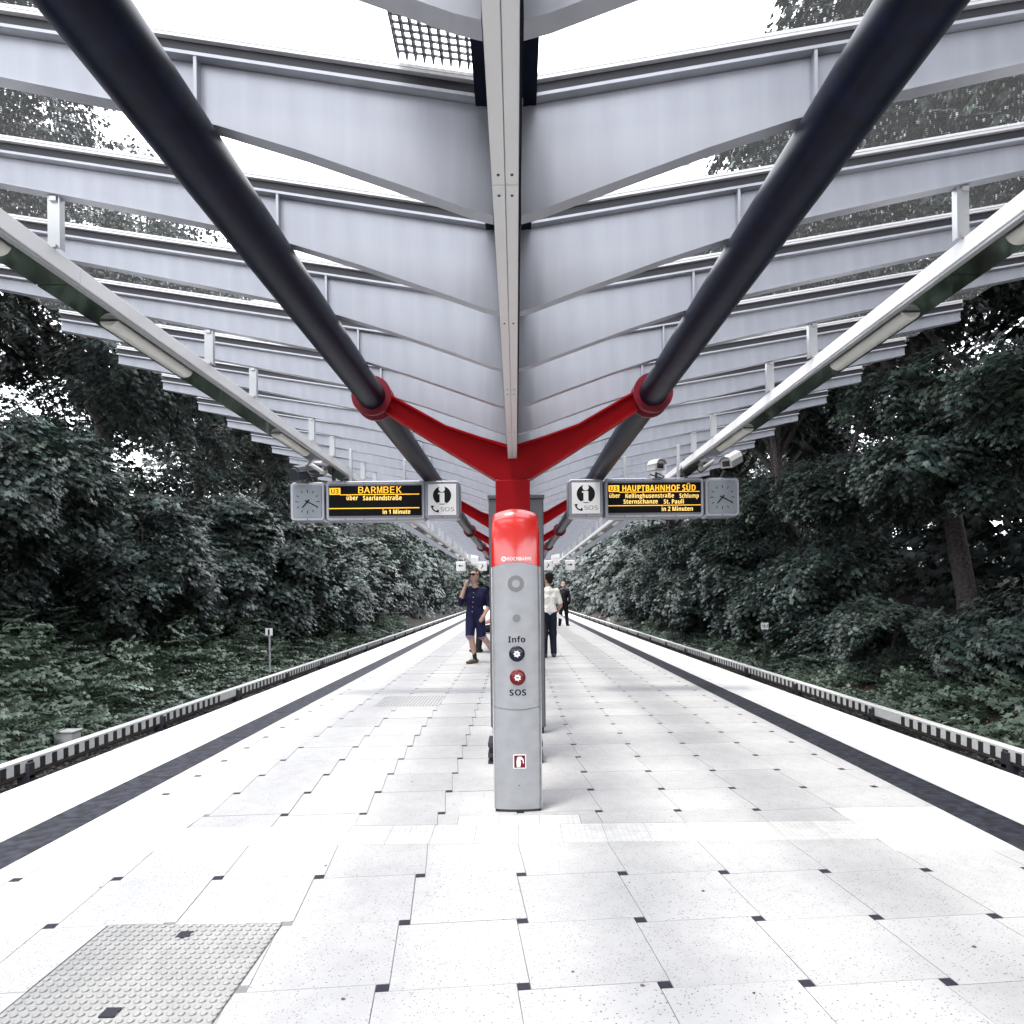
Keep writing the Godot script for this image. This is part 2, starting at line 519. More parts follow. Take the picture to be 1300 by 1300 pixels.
	for rc in tiles:
		var t := Shape.new()
		t.box(Vector3(rc.position.x + g, -0.03, -rc.end.y + g), Vector3(rc.end.x - g, -0.001, -rc.position.y - g))
		var ribs: int = int(rc.size.x / 0.031)
		for q in ribs:
			for w in int(rc.size.y / 0.05):
				var c := Vector2(rc.position.x + (q + 0.5) * rc.size.x / ribs, rc.position.y + (w + 0.5) * 0.05)
				t.prism(rounded(0.012, 0.036, 0.0055, 2, c), -0.001, 0.0016, flip, 0.0012)
		part("tactile_tile", t.mesh(mats.tactile), pf)
	# dark band and white edge slabs
	for sx in [-1, 1]:
		var far_band := Shape.new()
		var d2 := -PLAT_NEAR
		while d2 < -PLAT_FAR:
			var lo := Vector3(minf(sx * (BAND_IN + g), sx * (BAND_OUT - g)), -0.03, -d2 - 0.5 + g)
			var hi := Vector3(maxf(sx * (BAND_IN + g), sx * (BAND_OUT - g)), rng.randf_range(-0.003, -0.0015), -d2 - g)
			if d2 > 2.0 and d2 < 22.0:
				var t := Shape.new(); t.box(lo, hi)
				part("dark_band_slab", t.mesh(mats.band), pf)
			else: far_band.box(lo, hi)
			d2 += 0.5
		part("distant_band", far_band.mesh(mats.band), pf).set_meta("kind", "stuff")
		var d3 := -7.0
		while d3 < -PLAT_FAR:
			var t2 := Shape.new()
			var e0 := minf(sx * (BAND_OUT + g), sx * EDGE); var e1 := maxf(sx * (BAND_OUT + g), sx * EDGE)
			t2.cbox(Vector3(e0, -0.10, -d3 - 2.5 + 0.003), Vector3(e1, 0.0, -d3 - 0.003), 0.004)
			part("edge_slab", t2.mesh(mats.edge_white), pf)
			d3 += 2.5
	# studded service cover
	var cv := thing("service_cover", Vector3(cover.get_center().x, 0, -cover.get_center().y), "studded square metal service cover set in the pale platform paving", "manhole cover")
	var t3 := Shape.new()
	t3.box(Vector3(-cover.size.x / 2 + 0.004, -0.03, -cover.size.y / 2 + 0.004), Vector3(cover.size.x / 2 - 0.008, -0.002, cover.size.y / 2 - 0.004))
	part("plate", t3.mesh(mats.plate_steel), cv)
	t3 = Shape.new()
	var nx := 20; var nz := 30
	for i in nx:
		for j in nz:
			t3.prism(circle(0.0125, 8, Vector2(-cover.size.x / 2 + (i + 0.5) * cover.size.x / nx, -cover.size.y / 2 + (j + 0.5) * cover.size.y / nz)), -0.002, 0.0028, flip, 0.004)
	part("studs", t3.mesh(mats.plate_steel), cv).set_meta("kind", "stuff")
	t3 = Shape.new()
	for q in [[234, 1187], [140, 1286]]:
		var w3 := at(q[0], q[1], EYE / (q[1] - 754.0 + ROLL * (q[0] - 655))) - cv.position
		t3 = Shape.new()
		t3.box(Vector3(w3.x - 0.026, -0.02, w3.z - 0.026), Vector3(w3.x + 0.026, 0.004, w3.z + 0.026))
		part("lifting_recess", t3.mesh(mats.inset), cv)
	# slotted drain cover farther along
	var dg := thing("drain_grate", Vector3(grate.get_center().x, 0, -grate.get_center().y), "slotted metal drain cover in the paving beside the walking man", "drain cover")
	t3 = Shape.new()
	t3.box(Vector3(-grate.size.x / 2 + 0.004, -0.03, -grate.size.y / 2 + 0.004), Vector3(grate.size.x / 2 - 0.004, -0.012, grate.size.y / 2 - 0.004))
	part("tray", t3.mesh(mats.grout), dg)
	for q in 20:
		t3 = Shape.new()
		var xx := -grate.size.x / 2 + (q + 0.5) * grate.size.x / 20
		t3.box(Vector3(xx - 0.0145, -0.012, -grate.size.y / 2 + 0.01), Vector3(xx + 0.0145, -0.001, grate.size.y / 2 - 0.01))
		part("slat", t3.mesh(mats.slab1), dg)

func poly_area(p: PackedVector2Array) -> float:
	var s := 0.0
	for k in p.size(): s += p[k].cross(p[(k + 1) % p.size()])
	return absf(s) / 2

# ---------------------------------------------------------------- tracks
const BED := -1.12
func build_tracks() -> void:
	for sx in [-1, 1]:
		var b := Shape.new()
		b.box(Vector3(minf(sx * 3.55, sx * 6.95), BED - 0.4, PLAT_FAR - 40), Vector3(maxf(sx * 3.55, sx * 6.95), BED, 12))
		var o := part("track_bed", b.mesh(mats.ballast_bed), self)
		o.set_meta("kind", "structure")
		var tr := thing("railway_track", Vector3(sx * 4.95, BED, 0), "steel running rails in the ballast " + ("below the shady woodland bank" if sx > 0 else "below the leafy maple bank"), "railway track")
		for q in [-0.7175, 0.7175]:
			var s := Shape.new()
			s.box(Vector3(q - 0.07, 0.06, PLAT_FAR - 40), Vector3(q + 0.07, 0.075, 12))
			s.box(Vector3(q - 0.009, 0.075, PLAT_FAR - 40), Vector3(q + 0.009, 0.19, 12))
			s.cbox(Vector3(q - 0.035, 0.19, PLAT_FAR - 40), Vector3(q + 0.035, 0.23, 12), 0.008)
			part("rail", s.mesh(mats.rail_steel), tr)
	# ballast stones
	var st := Shape.new()
	var ring := []
	var rr := RandomNumberGenerator.new(); rr.seed = 5
	for q in 3:
		var row := []
		for k in 6: row.append(Vector3(cos(TAU * k / 6 + q * 0.3) * [0.6, 1.0, 0.55][q] * rr.randf_range(0.75, 1.15), [-0.5, 0.05, 0.55][q] + rr.randf_range(-0.1, 0.1), sin(TAU * k / 6 + q * 0.3) * [0.6, 1.0, 0.55][q] * rr.randf_range(0.75, 1.15)))
		row.reverse()
		ring.append(row)
	for q in 2:
		for k in 6:
			st.quad(ring[q][k], ring[q][(k + 1) % 6], ring[q + 1][(k + 1) % 6], ring[q + 1][k])
	for k in 6: st.tri(Vector3(0, 0.62, 0), ring[2][k], ring[2][(k + 1) % 6])
	var sm := st.mesh(mats.stone)
	for sx in [-1, 1]:
		var cnt := 9000
		var buf := PackedFloat32Array(); buf.resize(cnt * 16)
		for k in cnt:
			var z: float = -3.0 - 32.0 * pow(rng.randf(), 1.6)
			var p := Vector3(sx * rng.randf_range(5.5, 6.85), BED + rng.randf_range(-0.01, 0.03), z)
			var bs := Basis.from_euler(Vector3(rng.randf() * TAU, rng.randf() * TAU, rng.randf() * TAU)).scaled(Vector3(1, 0.8, 1) * rng.randf_range(0.018, 0.04))
			put_copy(buf, k, Transform3D(bs, p), Color.WHITE * rng.randf_range(0.45, 1.5))
		var o2 := copies("gravel", sm, buf, self)
		meta(o2, "dark crushed stone ballast beside the striped rail cover " + ("under the shady bank" if sx > 0 else "under the leafy bank"), "gravel", "", "stuff")

func put_copy(buf: PackedFloat32Array, k: int, t: Transform3D, c: Color) -> void:
	var o := k * 16
	var b := t.basis
	buf[o] = b.x.x; buf[o + 1] = b.y.x; buf[o + 2] = b.z.x; buf[o + 3] = t.origin.x
	buf[o + 4] = b.x.y; buf[o + 5] = b.y.y; buf[o + 6] = b.z.y; buf[o + 7] = t.origin.y
	buf[o + 8] = b.x.z; buf[o + 9] = b.y.z; buf[o + 10] = b.z.z; buf[o + 11] = t.origin.z
	buf[o + 12] = c.r; buf[o + 13] = c.g; buf[o + 14] = c.b; buf[o + 15] = 1.0

func copies(called: String, m: Mesh, buf: PackedFloat32Array, parent: Node3D) -> MultiMeshInstance3D:
	var mm := MultiMesh.new()
	mm.transform_format = MultiMesh.TRANSFORM_3D
	mm.use_colors = true
	mm.mesh = m
	mm.instance_count = buf.size() / 16
	mm.buffer = buf
	var o := MultiMeshInstance3D.new()
	o.name = numbered(called) if parent == self else called
	o.multimesh = mm
	parent.add_child(o, true)
	return o

# ---------------------------------------------------------------- banks
var hill := FastNoiseLite.new()
func bank_y(x: float, z: float) -> float:       # x is the distance from the platform axis
	var t := clampf((x - 6.9) / 6.5, 0.0, 1.0)
	var y := -1.0 + 1.9 * t * t * (3 - 2 * t) + maxf(0.0, x - 13.0) * 0.16
	return y + 0.18 * hill.get_noise_2d(x * 6.0, z * 6.0) * clampf((x - 6.9) * 1.2, 0, 1)

func build_banks() -> void:
	hill.seed = 4; hill.frequency = 0.05
	for sx in [-1, 1]:
		var s := Shape.new()
		var xs := [6.85, 7.2, 7.7, 8.3, 9.0, 10.0, 11.2, 12.6, 14.5, 18.0, 24.0, 34.0]
		var z := 24.0
		var rows := []
		while z > -190.0:
			var row := []
			for q in xs: row.append(Vector3(sx * q, bank_y(q, z), z))
			rows.append(row)
			z -= 1.0 if z > -30 else 4.0
		for i in rows.size() - 1:
			for k in xs.size() - 1:
				if sx > 0: s.quad(rows[i][k], rows[i][k + 1], rows[i + 1][k + 1], rows[i + 1][k])
				else: s.quad(rows[i][k], rows[i + 1][k], rows[i + 1][k + 1], rows[i][k + 1])
		part("bank_terrain", s.mesh(mats.soil), self).set_meta("kind", "structure")
	var g := Shape.new()
	g.box(Vector3(-300, BED - 0.9, -300), Vector3(300, BED - 0.5, 120))
	part("ground", g.mesh(mats.soil), self).set_meta("kind", "structure")

# ---------------------------------------------------------------- canopy
const AXIS := -0.017        # roof axis beside the camera axis
const RIB_PITCH := 0.888
func rib_z(n: int) -> float: return -(2.62 + RIB_PITCH * (n - 1))
func rib_low(x: float) -> float:
	var t := [[0.0, 1.385], [0.09, 1.40], [0.4, 1.513], [0.75, 1.637], [1.06, 1.735], [1.45, 1.835], [1.89, 1.93], [2.6, 2.075], [3.91, 2.335]]
	for k in t.size() - 1:
		if x <= t[k + 1][0]: return lerpf(t[k][1], t[k + 1][1], (x - t[k][0]) / (t[k + 1][0] - t[k][0])) + EYE
	return t[-1][1] + EYE
func rib_top(x: float) -> float: return 1.79 + 0.16 * x + EYE

func strip_under(s: Shape, pts: Array, thick: float, z0: float, z1: float) -> void:
	var lo := PackedVector2Array(); var hi := []
	for q in pts: lo.append(q - Vector2(0, thick)); hi.append(q)
	hi.reverse()
	for q in hi: lo.append(q)
	s.prism(lo, z0, z1)

func build_canopy() -> void:
	var roof := thing("station_canopy", Vector3(AXIS, 0, 0), "glazed butterfly canopy of grey tapering steel ribs on dark tubes over the platform", "canopy")
	var xs := [0.052, 0.12, 0.25, 0.4, 0.58, 0.75, 0.9, 1.06, 1.25, 1.45, 1.67, 1.89, 2.25, 2.6, 3.25, 3.91]
	var first := -3; var last := 49
	for side in [-1, 1]:
		var web := PackedVector2Array(); var lows := []; var tops := []
		for x in xs: lows.append(Vector2(side * x, rib_low(x)))
		for x in [0.052, 3.91]: tops.append(Vector2(side * x, rib_top(x)))
		for q in lows: web.append(q + Vector2(0, 0.006))
		web.append(tops[1] - Vector2(0, 0.004)); web.append(tops[0] - Vector2(0, 0.004))
		var s := Shape.new(); s.prism(web, -0.006, 0.006)
		var rib_mesh := s.mesh(mats.steel)
		s = Shape.new(); strip_under(s, lows, -0.012, -0.055, 0.012)
		var low_mesh := s.mesh(mats.steel)
		s = Shape.new(); strip_under(s, tops, -0.012, -0.03, 0.045)
		var top_mesh := s.mesh(mats.steel)
		s = Shape.new()
		strip_under(s, [tops[0] + Vector2(0, 0.062), tops[1] + Vector2(0, 0.062)], 0.049, -0.02, 0.02)
		var gasket_mesh := s.mesh(mats.gasket)
		s = Shape.new()
		strip_under(s, [tops[0] + Vector2(0, 0.092), tops[1] + Vector2(0, 0.092)], 0.012, -0.035, 0.035)
		strip_under(s, [tops[0] + Vector2(0, 0.074), tops[1] + Vector2(0, 0.074)], 0.011, -0.04, 0.04)
		var bar_mesh := s.mesh(mats.cap_white)
		s = Shape.new()
		s.box(Vector3(side * 1.13 - 0.006, rib_low(1.13) + 0.012, 0.006), Vector3(side * 1.13 + 0.006, rib_top(1.13), 0.042))
		s.box(Vector3(side * 1.13 - 0.006, rib_low(1.13) + 0.012, -0.05), Vector3(side * 1.13 + 0.006, rib_top(1.13), -0.006))
		var stiff_mesh := s.mesh(mats.steel)
		s = Shape.new()
		var gx0 := 0.115; var gx1 := 3.99
		var p0 := Vector2(side * gx0, rib_top(gx0) + 0.076); var p1 := Vector2(side * gx1, rib_top(gx1) + 0.076)
		s.prism(PackedVector2Array([p0, p1, p1 + Vector2(0, 0.008), p0 + Vector2(0, 0.008)]), 0.042, RIB_PITCH - 0.042)
		var pane_mesh := s.mesh(mats.roof_glass)
		for n in range(first, last + 1):
			var z := rib_z(n)
			var rb := part("rib", rib_mesh, roof, Transform3D(Basis.IDENTITY, Vector3(0, 0, z)))
			part("lower_flange", low_mesh, rb)
			part("upper_flange", top_mesh, rb)
			part("stiffener", stiff_mesh, rb)
			part("gasket", gasket_mesh, rb)
			part("glazing_bar", bar_mesh, rb)
			if n > first: part("glass_pane", pane_mesh, roof, Transform3D(Basis.IDENTITY, Vector3(0, 0, z)))
		# long dark tube
		var tb := Shape.new()
		var path := []; var rad := []
		var tx: float = side * 1.147 + (-0.01 if side < 0 else 0.02)
		tb.tube([Vector3(tx, 1.65 + EYE, 1.2), Vector3(tx, 1.65 + EYE, rib_z(last) - 0.3)], [0.113, 0.113], 40)
		part("long_tube", tb.mesh(mats.tube_paint), roof)
		# saddles that join ribs and tube
		var sd := Shape.new()
		sd.box(Vector3(tx - 0.03, 1.74 + EYE, -0.05), Vector3(tx + 0.03, rib_low(1.14) - 0.0005, 0.01))
		var sdm := sd.mesh(mats.steel)
		for n in range(first, last + 1): part("saddle", sdm, roof, Transform3D(Basis.IDENTITY, Vector3(0, 0, rib_z(n))))
		# gutter edge at the outer rib ends
	# spine girder and white cable duct
	var sp := Shape.new()
	sp.box(Vector3(-0.05, 1.40 + EYE, rib_z(last) - 0.1), Vector3(0.05, 1.80 + EYE, 1.2))
	sp.box(Vector3(-0.026, 1.2005 + EYE, rib_z(last) - 0.1), Vector3(0.026, 1.3995 + EYE, 1.2))
	sp.box(Vector3(-0.112, 1.80 + EYE, rib_z(last) - 0.1), Vector3(0.112, 1.862 + EYE, 1.2))
	part("spine_girder", sp.mesh(mats.tube_paint), roof)
	var duct := thing("cable_duct", Vector3(AXIS, 1.13 + EYE, 0), "narrow white bolted cable duct running under the spine of the canopy", "cable duct")
	var z0 := 0.04
	while z0 > -5.5:
		var z1 := maxf(z0 - 2.0, -5.93)
		if z0 > -0.1: z1 = -1.96
		for sx in [-1, 1]:
			var s := Shape.new()
			s.cbox(Vector3(0.0008 if sx > 0 else -0.037, 0, z1 + 0.0015), Vector3(0.037 if sx > 0 else -0.0008, 0.07, z0 - 0.0015), 0.0015)
			part("duct_half", s.mesh(mats.duct), duct)
			for zz in [z0 - 0.05, z1 + 0.05, (z0 + z1) / 2]:
				var bt := Shape.new()
				bt.prism(circle(0.0042, 10), -0.0025, 0.001, Transform3D(Basis(Vector3(1, 0, 0), -PI / 2), Vector3(sx * 0.0185, 0, zz)))
				part("bolt", bt.mesh(mats.bolt), duct)
		z0 = z1
	# metal grating lying on the glass
	var gr := thing("roof_grating", Vector3.ZERO, "small square metal grating lying on the roof glass beside the canopy spine", "grating")
	var ya := rib_top(0.25) + 0.09
	var xf := Transform3D(Basis(Vector3(0, 0, 1), -atan(0.16)), Vector3(-0.262, ya, -2.27))
	for q in 10:
		var s := Shape.new()
		var xx := -0.145 + q * 0.0322
		s.box(Vector3(xx - 0.003, 0, -0.30), Vector3(xx + 0.003, 0.025, 0.30), xf)
		part("bearing_bar", s.mesh(mats.dark_steel), gr)
	for q in 19:
		var s := Shape.new()
		var zz := -0.297 + q * 0.033
		s.box(Vector3(-0.147, 0.0255, zz - 0.003), Vector3(0.147, 0.032, zz + 0.003), xf)
		part("cross_bar", s.mesh(mats.dark_steel), gr)

# ---------------------------------------------------------------- red columns
func build_columns() -> void:
	var K := 0.0066
	var zc := -K * FOCAL
	var s := Shape.new()
	# arm outline from the photograph at the column's distance, mirrored
	var tube_x := 1.152; var tube_y := 1.65 + EYE
	var y_low := EYE + 146 * K; var y_v := EYE + 186 * K
	var arm := PackedVector2Array([Vector2(0, y_low - 0.02), Vector2(0.142, y_low), Vector2(0.6, y_low + 0.285), Vector2(tube_x - 0.11, tube_y - 0.125), Vector2(tube_x - 0.14, tube_y + 0.015), Vector2(0.55, y_low + 0.44), Vector2(0.0, y_v + 0.01)])
	var spine_cut := EYE + 1.13
	for q in 8:
		var cz := zc + 6.216 - 6.216 * q
		var lab: String = "red Y-shaped steel column " + ["standing behind where the photographer stands", "rising behind the white cable duct end and the emergency pillar", "second along from the emergency pillar, arms gripping both dark tubes", "third along from the emergency pillar, arms gripping both dark tubes", "fourth along from the emergency pillar, arms gripping both dark tubes", "fifth along from the emergency pillar, arms gripping both dark tubes", "sixth along from the emergency pillar, arms gripping both dark tubes", "seventh along from the emergency pillar, arms gripping both dark tubes"][q]
		var col := thing("steel_column", Vector3(AXIS, 0, cz), lab, "column", "red canopy columns")
		s = Shape.new()
		s.cbox(Vector3(-0.142, 0.0, -0.09), Vector3(0.142, y_low - 0.021, 0.09), 0.006)
		part("stem", s.mesh(mats.red_paint), col)
		for sx in [-1, 1]:
			var pl := PackedVector2Array()
			for w in arm: pl.append(Vector2(w.x * sx, w.y))
			s = Shape.new()
			s.prism(pl, -0.022 + 0.001 * sx, 0.022 + 0.001 * sx)
			var ar := part("arm", s.mesh(mats.red_paint), col)
			s = Shape.new()
			strip_under(s, [Vector2(sx * 0.142, y_low + 0.003), Vector2(sx * 0.6, y_low + 0.288), Vector2(sx * (tube_x - 0.112), tube_y - 0.12)], 0.018, -0.075, 0.075)
			part("arm_flange", s.mesh(mats.red_paint), ar)
			s = Shape.new()
			strip_under(s, [Vector2(sx * 0.03, y_v), Vector2(sx * 0.55, y_low + 0.445), Vector2(sx * (tube_x - 0.142), tube_y + 0.02)], 0.018, -0.06, 0.06)
			part("arm_flange", s.mesh(mats.red_paint), ar)
			# collar: ring round the tube with a flange at each end
			var tx: float = sx * 1.147 + (-0.01 if sx < 0 else 0.02)
			var ring := Shape.new()
			var prof := [[0.1145, 0.10], [0.165, 0.10], [0.165, 0.08], [0.135, 0.075], [0.135, -0.075], [0.165, -0.08], [0.165, -0.10], [0.1145, -0.10]]
			for k in prof.size():
				var pa = prof[k]; var pb = prof[(k + 1) % prof.size()]
				for w in 32:
					var a0 := TAU * w / 32; var a1 := TAU * (w + 1) / 32
					ring.quad(Vector3(tx + cos(a0) * pa[0], tube_y + sin(a0) * pa[0], pa[1]), Vector3(tx + cos(a0) * pb[0], tube_y + sin(a0) * pb[0], pb[1]), Vector3(tx + cos(a1) * pb[0], tube_y + sin(a1) * pb[0], pb[1]), Vector3(tx + cos(a1) * pa[0], tube_y + sin(a1) * pa[0], pa[1]))
			part("collar", ring.mesh(mats.collar_red), col)
		s = Shape.new()
		s.box(Vector3(-0.225, 0.0, -0.15), Vector3(0.225, 0.018, 0.15))
		s.box(Vector3(-0.19, 0.018, -0.12), Vector3(0.19, 0.05, 0.12))
		s.box(Vector3(-0.225, 0.05, -0.15), Vector3(0.225, 0.085, 0.15))
		s.box(Vector3(-0.19, 0.085, -0.12), Vector3(0.19, 0.135, 0.12))
		s.box(Vector3(-0.225, 0.135, -0.15), Vector3(0.225, 0.17, 0.15))
		part("foot", s.mesh(mats.dark_steel), col)
	# grey cabinet behind the first column
	var cb := thing("equipment_cabinet", Vector3(0.01, 0, -7.02), "tall slim grey steel cabinet standing behind the red column", "cabinet")
	s = Shape.new(); s.cbox(Vector3(-0.272, 0.06, -0.2), Vector3(0.272, 2.33, 0.0), 0.012)
	part("housing", s.mesh(mats.kiosk_side), cb)
	s = Shape.new(); s.box(Vector3(-0.255, 0.0, -0.19), Vector3(0.255, 0.06, -0.01))
	part("plinth", s.mesh(mats.dark_steel), cb)
	s = Shape.new(); s.cbox(Vector3(-0.282, 2.33, -0.21), Vector3(0.282, 2.37, 0.01), 0.006)
	part("lid", s.mesh(mats.kiosk_side), cb)

# ---------------------------------------------------------------- light rails
func build_light_rails() -> void:
	for side in [-1, 1]:
		var lr := thing("light_rail", Vector3(AXIS, EYE, 0), "long white rail of strip lights hung under the canopy " + ("along the shady woodland track" if side > 0 else "along the leafy maple track"), "light fitting", "strip light rails")
		var z := -3.73 + 2.97 * 2
		while z > -45.0:
			var z1 := z - 2.97 + 0.004
			var s := Shape.new()
			var X := func(a: float, b: float) -> Array: return [minf(side * a, side * b), maxf(side * a, side * b)]
			var e: Array = X.call(2.255, 2.30)
			s.cbox(Vector3(e[0], 1.655, z1), Vector3(e[1], 1.742, z), 0.003)
			e = X.call(2.30, 2.495)
			s.box(Vector3(e[0], 1.70, z1), Vector3(e[1], 1.74, z))
			var sg := part("rail_section", s.mesh(mats.rail_white), lr)
			s = Shape.new()
			e = X.call(2.262, 2.292)
			s.box(Vector3(e[0], 1.638, z1), Vector3(e[1], 1.6545, z))
			part("trim_strip", s.mesh(mats.galvanised), sg)
			s = Shape.new()
			e = X.call(2.302, 2.49)
			s.box(Vector3(e[0], 1.652, z1 + 0.002), Vector3(e[1], 1.656, z - 0.002))
			part("reflector", s.mesh(mats.mirror), sg)
			s = Shape.new()
			e = X.call(2.30, 2.303)
			s.box(Vector3(e[0], 1.656, z1 + 0.002), Vector3(e[1], 1.6995, z - 0.002))
			e = X.call(2.487, 2.49)
			s.box(Vector3(e[0], 1.656, z1 + 0.002), Vector3(e[1], 1.6995, z - 0.002))
			part("side_lip", s.mesh(mats.galvanised), sg)
			z -= 2.97
		# lamps
		var s2 := Shape.new()
		var pr := PackedVector2Array()
		for k in 13:
			var a := PI + PI * k / 12
			pr.append(Vector2(cos(a) * 0.058, sin(a) * 0.045))
		s2.prism(pr, -0.49, 0.49, Transform3D.IDENTITY, 0.012, true)
		var lamp := s2.mesh(mats.diffuser)
		var zs := [-2.84]
		for q in 14: zs.append(-4.70 - 2.95 * q)
		zs.append(0.2)
		for q in zs: part("strip_lamp", lamp, lr, Transform3D(Basis.IDENTITY, Vector3(side * 2.385, 1.6515, q)))
		# hangers from the ribs
		for n in range(-3, 49):
			if posmod(n, 3) == 0: continue
			var h := Shape.new()
			var xx: float = side * 2.262
			var ytop := rib_low(2.26) - EYE - 0.0005
			h.box(Vector3(xx - 0.03, 1.7425, -0.003), Vector3(xx + 0.03, ytop, 0.003))
			var edge: float = xx - side * 0.03
			h.box(Vector3(minf(edge, edge - side * 0.006), 1.7425, -0.03), Vector3(maxf(edge, edge - side * 0.006), ytop, 0.012))
			h.box(Vector3(xx - 0.02, 1.7425, 0.0035), Vector3(xx + 0.02, 1.757, 0.02))
			h.box(Vector3(xx - 0.012, ytop - 0.03, 0.0035), Vector3(xx + 0.022, ytop - 0.008, 0.018))
			part("hanger", h.mesh(mats.galvanised), lr, Transform3D(Basis.IDENTITY, Vector3(0, 0, rib_z(n) - 0.02)))

# ---------------------------------------------------------------- emergency pillar
const BEND := 0.95
func kiosk_section(w: float, d: float, y: float, back := 0.0, arch := 0.0) -> Array:     # bowed front towards +z; arch lifts the middle of the front
	var row := []
	for k in 17:
		var x := -w / 2 + w * k / 16.0
		row.append(Vector3(x, y + arch * (1.0 - pow(2.0 * x / w, 2)), -BEND * x * x - back))
	row.append(Vector3(w / 2 - 0.004, y, -BEND * w * w / 4 - 0.03 - back))
	row.append(Vector3(w / 2 - 0.02, y, -d))
	row.append(Vector3(-w / 2 + 0.02, y, -d))
	row.append(Vector3(-w / 2 + 0.004, y, -BEND * w * w / 4 - 0.03 - back))
	return row

func build_kiosk() -> void:
	var ko := thing("emergency_pillar", Vector3(0.0, 0, -4.5), "grey help point pillar with glossy red cap, Info and SOS buttons", "help point")
	var s := Shape.new()
	s.loft([kiosk_section(0.290, 0.27, 0.0, 0.012), kiosk_section(0.290, 0.27, 0.018, 0.012)])
	part("plinth", s.mesh(mats.dark_steel), ko)
	s = Shape.new()
	s.loft([kiosk_section(0.298, 0.25, 0.018), kiosk_section(0.302, 0.25, 0.668, 0.0, -0.022)])
	part("lower_panel", s.mesh(mats.kiosk_grey), ko)
	s = Shape.new()
	s.loft([kiosk_section(0.296, 0.245, 0.668, 0.006, -0.022), kiosk_section(0.296, 0.245, 0.673, 0.006, -0.022)])
	part("seam", s.mesh(mats.dark_steel), ko)
	s = Shape.new()
	s.loft([kiosk_section(0.302, 0.25, 0.673, 0.0, -0.022), kiosk_section(0.304, 0.25, 0.9), kiosk_section(0.306, 0.25, 1.4), kiosk_section(0.308, 0.25, 1.556, 0.0, 0.03)])
	part("upper_panel", s.mesh(mats.kiosk_grey), ko)
	for sx in [-1, 1]:
		s = Shape.new()
		s.tube([Vector3(sx * 0.1505, 0.02, -0.034), Vector3(sx * 0.1545, 1.556, -0.034)], [0.004, 0.004], 8)
		part("edge_strip", s.mesh(mats.chrome), ko)
	s = Shape.new()
	var rows := []
	for q in [[1.5575, 0.308, 0.0, 0.03], [1.62, 0.309, 0.0, 0.02], [1.70, 0.307, 0.003, 0.016], [1.78, 0.303, 0.012, 0.02], [1.84, 0.298, 0.028, 0.024], [1.875, 0.293, 0.045, 0.028], [1.897, 0.285, 0.068, 0.03], [1.908, 0.27, 0.10, 0.03], [1.912, 0.245, 0.15, 0.03]]:
		rows.append(kiosk_section(q[1], 0.25, q[0], q[2], q[3]))
	s.loft(rows)
	part("red_cap", s.mesh(mats.kiosk_red), ko)
	var z := 0.0008
	# logo and name on the cap
	part("lettering", letters("HOCHBAHN", true, -0.055, 0.098, 1.598, 0.023, 0.0022, mats.print_white, BEND), ko)
	var lg := part("emblem", flat(circle(0.0165, 20, Vector2(-0.075, 1.609)), z, mats.print_white, BEND), ko)
	part("emblem_mark", flat(PackedVector2Array([Vector2(-0.084, 1.606), Vector2(-0.075, 1.617), Vector2(-0.066, 1.606), Vector2(-0.07, 1.603), Vector2(-0.075, 1.61), Vector2(-0.08, 1.603)]), z + 0.0014, mats.kiosk_red, BEND), lg)
	# loudspeaker ring and microphone of fine perforations
	var ring := circle(0.0525, 40, Vector2(0.0, 1.451))
	part("speaker_grille", flat(ring, z, mats.print_grey, BEND), ko)
	part("speaker_centre", flat(circle(0.0255, 30, Vector2(0.0, 1.451)), z + 0.0014, mats.kiosk_grey, BEND), ko)
	part("microphone_grille", flat(circle(0.0255, 28, Vector2(0.002, 1.231)), z, mats.print_grey, BEND), ko)
	part("lettering", letters("Info", true, -0.053, 0.056, 1.078, 0.038, 0.0015, mats.print_black, BEND), ko)
	part("lettering", letters("SOS", true, -0.048, 0.058, 0.741, 0.038, 0.0015, mats.print_black, BEND), ko)
	for q in [[0.002, 1.006, "button_blue"], [0.005, 0.856, "button_red"]]:
		var bt := Shape.new()
		var rws := []
		for w in [[0.05, 0.0], [0.05, 0.006], [0.045, 0.013], [0.036, 0.016], [0.02, 0.017]]:
			var row := []
			for k in 32: row.append(Vector3(q[0] + cos(TAU * k / 32) * w[0], q[1] + sin(TAU * k / 32) * w[0], w[1]))
			rws.append(row)
		bt.loft(rws)
		var b := part("call_button", bt.mesh(mats[q[2]]), ko)
		var star := PackedVector2Array()
		for k in 14: star.append(Vector2(q[0], q[1]) + Vector2.from_angle(TAU * k / 14 + 0.4) * (0.024 if k % 2 == 0 else 0.016))
		part("white_star", flat(star, 0.0175, mats.print_white), b)
		if q[2] == "button_blue": part("star_mark", flat(rounded(0.005, 0.014, 0.002, 2, Vector2(q[0], q[1])), 0.019, mats.print_black), b)
		else: part("star_mark", flat(rounded(0.02, 0.006, 0.002, 2, Vector2(q[0], q[1])), 0.019, mats.print_black), b)
	# fire extinguisher sticker
	var st := part("sticker", flat(rounded(0.082, 0.09, 0.004, 2, Vector2(0.012, 0.322)), z, mats.print_white, BEND), ko)
	part("sticker_field", flat(rounded(0.07, 0.078, 0.002, 2, Vector2(0.012, 0.322)), z + 0.0014, mats.sticker_red, BEND), st)
